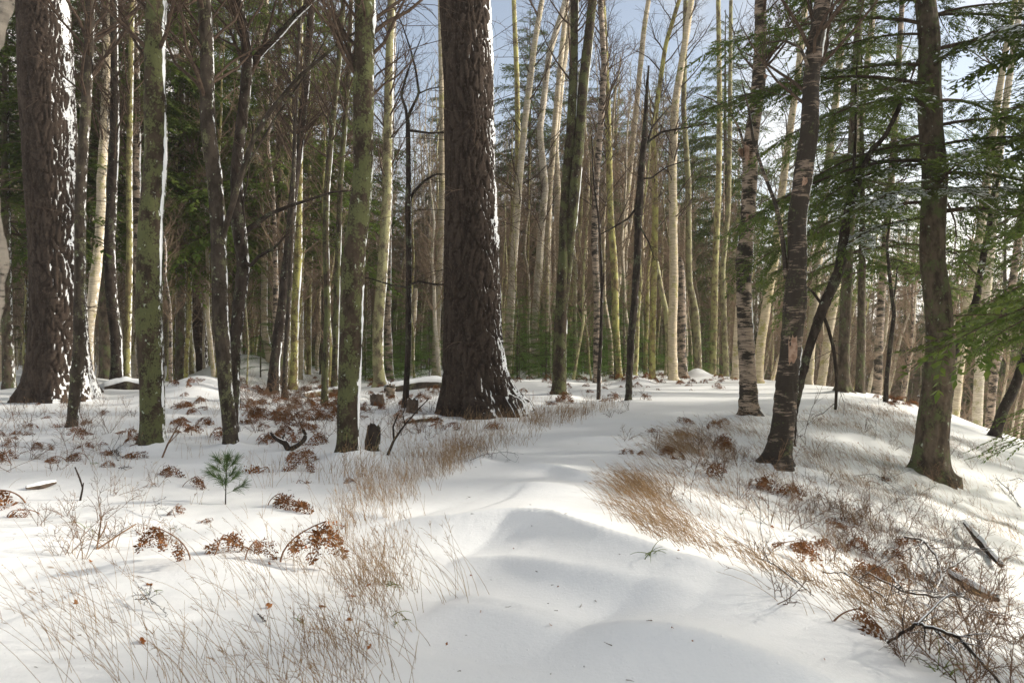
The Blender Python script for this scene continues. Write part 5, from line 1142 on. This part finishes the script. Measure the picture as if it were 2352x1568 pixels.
scatter_shrubs(84, lambda: ((lambda v: (1900+v*450+rng.normal(0, 90), 1180+v*320+rng.normal(0, 95)))(U(0, 1)**.8)), 'bare twiggy shrub low on the right bank near the lower right corner', 'twiggy shrubs on the lower right bank', .6, 1.15)
scatter_shrubs(40, lambda: (U(1900, 2340), U(1000, 1230)), 'bare twiggy shrub on the bright slope round the cedar', 'twiggy shrubs round the cedar', .5, .9)
scatter_shrubs(46, lambda: (U(545, 800), 900+abs(rng.normal(0, 55))), 'bare twiggy shrub in the fern patch round the dark leaning birch', 'twiggy shrubs in the fern patch', .9, 1.5, (1, 2, 4))
scatter_shrubs(36, lambda: (U(0, 330), U(925, 1090)), 'bare twiggy shrub on the snow before the huge left pine', 'twiggy shrubs before the huge left pine', .7, 1.2, (0, 1, 2, 4))
scatter_shrubs(30, lambda: (U(840, 1010), U(890, 1010)), 'bare twiggy shrub between the thick mossy maple and the middle pine', 'twiggy shrubs between maple and pine', .7, 1.2, (0, 1, 2, 4))
scatter_shrubs(16, lambda: (U(1150, 1480), U(880, 960)), 'bare twiggy shrub right of the middle pine near the path', 'twiggy shrubs right of the middle pine', .6, 1.0)
scatter_shrubs(14, lambda: (U(20, 420), U(1100, 1300)), 'bare wiry stem cluster on open snow in the left middle', 'wiry stems on the open left snow', .5, .9)
for x, y, s, lb in [(1838, 1020, 1.5, 'upright bare shrub at the right foot of the tallest shaggy birch'), (1752, 1160, 1.1, 'bare shrub below the left foot of the tallest shaggy birch'), (1575, 1150, .9, 'single bare shrub at the path edge under the bent fern')]:
    p = at(x, y); o = thing('bare_shrub', lb, 'shrub', (p[0], p[1], gz(p[0], p[1])), None, SH[4]); o.scale = (s, s, s)

# ------------------------------------------------------------------ pine seedling and small greens
def seedling():
    rng = np.random.default_rng(81); p = at(518, 1158); b = np.array([p[0], p[1], gz(p[0], p[1])]); root = thing('pine_seedling', 'little bright green pine seedling with long soft needles in the open snow', 'seedling', tuple(b))
    H = .48; S = np.stack([.04*np.linspace(0, 1, 8)**2*H, np.zeros(8), np.linspace(-.04, H, 8)], 1); g = Geo(); g.quads(*tubes(S[None], np.linspace(.007, .003, 8)[None], 6)); obj('stem', g.mesh('stem', M_BLACK), root)
    n = 11; az = np.arange(n)*2.4; z = np.linspace(.10, .40, n); st = np.stack([0*z, 0*z, z], 1); d = np.stack([np.cos(az), np.sin(az), np.full(n, .45)], 1); L = .20*(1.15-z/H*.6)
    P = grow(rng, st, d, L, 5, .08, .12)
    for i in range(n+1):
        line = P[i] if i < n else S[-4:]+0
        g = Geo(); g.quads(*tubes(line[None], np.full((1, len(line)), .002), 4)); m = 85; t = rng.uniform(.35, 1, m)*(len(line)-1); i0 = np.minimum(t.astype(int), len(line)-2); fr = (t-i0)[:, None]; q = line[i0]*(1-fr)+line[i0+1]*fr
        tg = nrm(line[-1]-line[0]); dd = nrm(tg*1.0+rng.normal(0, .42, (m, 3))+np.array([0, 0, .05])); Q = grow(rng, q, dd, rng.uniform(.07, .12, m), 3, .06, -.10); g.quads(*tubes(Q, taper(np.full(m, .0016), np.full(m, .0008), 3), 3))
        obj('branch', g.mesh('branch', M_PINEN), root)
seedling()
def green_blades(label, px, py, n, L, seed):
    rng = np.random.default_rng(seed); p = at(px, py); b = np.array([p[0], p[1], gz(p[0], p[1])]); P = grow(rng, rng.normal(0, .03, (n, 3))*np.array([1, 1, 0]), np.array([0, 0, .7])+rng.normal(0, .7, (n, 3))*np.array([1, 1, .3]), L*rng.uniform(.5, 1.1, n), 7, .06, -.22)
    g = Geo(); g.quads(*tubes(P*np.array([1, 1, 1]), taper(np.full(n, .0035), np.full(n, .001), 7), 3)); thing('grass_tuft', label, 'grass tuft', tuple(b), None, g.mesh('grass_tuft', M_BLADE))
for i, (x, y, n, L, lb) in enumerate([(890, 1345, 9, .16, 'green leafy tuft at the left edge of the path, upper one'), (915, 1425, 6, .14, 'green tuft at the left edge of the path, lower one'), (1490, 1275, 6, .18, 'green grass tuft at the right path edge'), (2165, 1545, 9, .22, 'green grass tuft at the lower right path edge'),
                                 (205, 1215, 3, .3, 'single arching green blades on the open snow at the left'), (410, 1215, 3, .12, 'small green sprig on the snow in the left middle'), (215, 1065, 6, .14, 'green sprig under the dead fern below the thin brown trunk'), (1700, 1180, 4, .16, 'green blades on the right bank'), (680, 1430, 4, .10, 'green sprig low in the tall grass'), (365, 1360, 3, .09, 'tiny green sprig on the left drift')]):
    green_blades(lb, x, y, n, L, 900+i)
# withered leaves lying about
def leaf_mesh(seed):
    rng = np.random.default_rng(seed); n = 7; t = np.linspace(0, 1, n); w = .018*np.sin(t*np.pi)**.7*(1+.5*np.sin(t*16)); V = np.stack([np.stack([t*.06-.03, -w, .010*np.sin(t*4+seed)+.006], 1), np.stack([t*.06-.03, 0*t, .002+0*t], 1), np.stack([t*.06-.03, w, .012*np.cos(t*3+seed)+.006], 1)])
    i = np.arange(21).reshape(3, 7); g = Geo(); g.quads(V, np.stack([i[:-1, :-1], i[:-1, 1:], i[1:, 1:], i[1:, :-1]], -1).reshape(-1, 4)); return g.mesh('dead_leaf', M_OAK)
LM = [leaf_mesh(i) for i in range(3)]
rng = np.random.default_rng(91)
for k, (fx, fy, lb, gr) in enumerate([((100, 900), (1250, 1500), 'small withered leaf lying on the left foreground snow', 'withered leaves on the left drift'), ((1000, 1900), (1150, 1540), 'small dark leaf scrap lying on the snowy path', 'leaf scraps on the path'), ((1600, 2200), (1000, 1400), 'small withered leaf on the right bank', 'withered leaves on the right bank')]):
    for j in range(14 if k != 1 else 10):
        qx, qy = rng.uniform(*fx), rng.uniform(*fy); p = at(qx, qy); lb = ('small withered leaf on the snow ' if k != 1 else 'tiny dark leaf scrap on the path ')+near(qx, qy); o = thing('dead_leaf', lb, 'leaf', (p[0], p[1], gz(p[0], p[1])+.004), 'withered leaves on the snow', LM[j % 3]); s = rng.uniform(.4, 1.0) if k != 1 else rng.uniform(.18, .35); o.scale = (s, s, s); o.rotation_euler = (rng.normal(0, .5), rng.normal(0, .5), rng.uniform(0, 6.28))

# ------------------------------------------------------------------ dry grass, more than anyone could count
def grass(name, label, X, Y, L, lean, seed, rad=.0016, heads=.25, mat=M_GRASS, jit=.06):
    rng = np.random.default_rng(seed); n = len(X); Z = ground(X, Y); M = 7
    d = np.stack([lean[0]+rng.normal(0, .25, n), lean[1]+rng.normal(0, .25, n), np.ones(n)], 1); P = grow(rng, np.stack([X, Y, Z-.02], 1), d, L, M, jit, -.03)
    P[:, :, 0] += (lean[0]*.5*L)[:, None]*np.linspace(0, 1, M)**2.2; P[:, :, 2] -= (.16*L*rng.uniform(0, 1.4, n))[:, None]*np.linspace(0, 1, M)**2.5
    g = Geo(); g.quads(*tubes(P, taper(np.full(n, rad), np.full(n, rad*.45), M), 3))
    h = rng.uniform(size=n) < heads; s, dd, rr, _ = sprout(rng, P[h], np.full((h.sum(), M), rad), h.sum()*5, .72, 1., .45); lh = rng.uniform(.012, .05, len(s))
    g.quads(*tubes(grow(rng, s, dd, lh, 3, .15, -.05), np.broadcast_to(np.array([rad*.5, rad*.8, rad*.4]), (len(s), 3)), 3))
    o = obj(name, g.mesh(name, mat)); o['kind'] = 'stuff'; o['label'] = label
rng = np.random.default_rng(101)
def pick(n, xr, yr, dens, tuft=5):
    x = rng.uniform(*xr, n*8); y = rng.uniform(*yr, n*8); w = dens(x, y)*(.15+1.7*np.clip(fbm(x*1.6, y*1.6, 3, 77)+.15, 0, 1)); k = rng.uniform(size=n*8)*w.max() < w; i = np.nonzero(k)[0][:n//tuft]; x = np.repeat(x[i], tuft)+rng.normal(0, .09, len(i)*tuft); y = np.repeat(y[i], tuft)+rng.normal(0, .09, len(i)*tuft); return x, y
# left rim of the path: a band of tall wisps
x, y = pick(1700, (-3.4, 0.5), (3.0, 12.5), lambda x, y: np.exp(-((from_left(x, y)-.40)/.36)**2)*(from_left(x, y) > .02)*np.where(y < 6.2, 1.5, .75), 7)
grass('dry_grass', 'tall wispy dry grass along the left rim of the path', x, y, rng.uniform(.14, .40, len(x)), (-.10, .05), 1)
x, y = pick(300, (-3.6, -.2), (2.9, 5.2), lambda x, y: np.exp(-((x+1.5)/1.0)**2))
grass('dry_grass', 'long leaning dry grass blades on the drift in the left foreground', x, y, rng.uniform(.22, .62, len(x)), (-.40, .12), 2, .0014, .6, M_GRASS, .045)
x, y = pick(1500, (-9, 4), (9, 20), lambda x, y: np.exp(-((from_left(x, y)-.8)/1.0)**2)*(from_left(x, y) > .1))
grass('dry_grass', 'dry grass round the foot of the middle pine and beside the path', x, y, rng.uniform(.18, .45, len(x)), (.05, .0), 3, .0021)
x, y = pick(2000, (-12, 1), (7, 22), lambda x, y: .3*(from_left(x, y) > .8))
grass('dry_grass', 'thin scattered dry grass on the snow under the left trees', x, y, rng.uniform(.12, .34, len(x)), (.0, .0), 4, .0018)
x, y = pick(2600, (.7, 6), (3.2, 16), lambda x, y: np.exp(-((bank(x, y)-.22)/.30)**2)*(bank(x, y) > -.12))
grass('dry_grass', 'bristling dry grass along the right rim of the path, bent to the left', x, y, rng.uniform(.14, .38, len(x)), (-.50, .12), 5, .0017)
x, y = pick(6800, (1, 11), (4.5, 22), lambda x, y: sstep(.3, .8, bank(x, y))*np.exp(-np.maximum(bank(x, y)-2.2, 0)*.35))
grass('dry_grass', 'dry grass and stubble all over the right bank', x, y, rng.uniform(.10, .30, len(x)), (-.30, .05), 6, .0018)

# ------------------------------------------------------------------ needles, seeds and bark crumbs blown over the snow
def litter():
    rng = np.random.default_rng(131); n = 2600; Y = 2.5+rng.uniform(0, 1, n)**1.4*22; px = rng.uniform(-50, 2400, n); X = (px-CX)/F*Y
    w = np.clip(fbm(X*.7, Y*.7, 3, 41)+.25, .03, 1); k = rng.uniform(size=n) < w*(.25+.75*((from_left(X, Y) > .1) | (bank(X, Y) > .1))); X, Y = X[k], Y[k]; Z = ground(X, Y); n = len(X)
    az = rng.uniform(0, 6.28, n); d = np.stack([np.cos(az), np.sin(az), rng.normal(0, .12, n)], 1); L = rng.uniform(.008, .045, n); P = grow(rng, np.stack([X, Y, Z+.004], 1), d, L, 3, .15); g = Geo()
    g.quads(*tubes(P, taper(rng.uniform(.0012, .0032, n), np.full(n, .0010), 3), 3)); o = obj('needle_litter', g.mesh('needle_litter', M_SHRUB)); o['kind'] = 'stuff'; o['label'] = 'needles, seeds and bark crumbs scattered over the snow'
litter()

# ------------------------------------------------------------------ where several alike things would share a label, say which is nearer
ORD = ['nearest', 'second nearest', 'third nearest', 'fourth nearest', 'fifth nearest', 'sixth nearest', 'seventh nearest', 'eighth nearest', 'ninth nearest', 'tenth nearest', 'eleventh nearest']
same = {}
for o in scene.objects:
    if 'category' in o: same.setdefault(o['label'], []).append(o)
for lb, os_ in same.items():
    if len(os_) < 2 or len(os_) > 12: continue
    os_.sort(key=lambda o: o.location.x**2+o.location.y**2)
    for i, o in enumerate(os_):
        w = ('nearer' if i == 0 else 'farther') if len(os_) == 2 else ('farthest' if i == len(os_)-1 else ORD[i])
        o['label'] = w+' '+lb
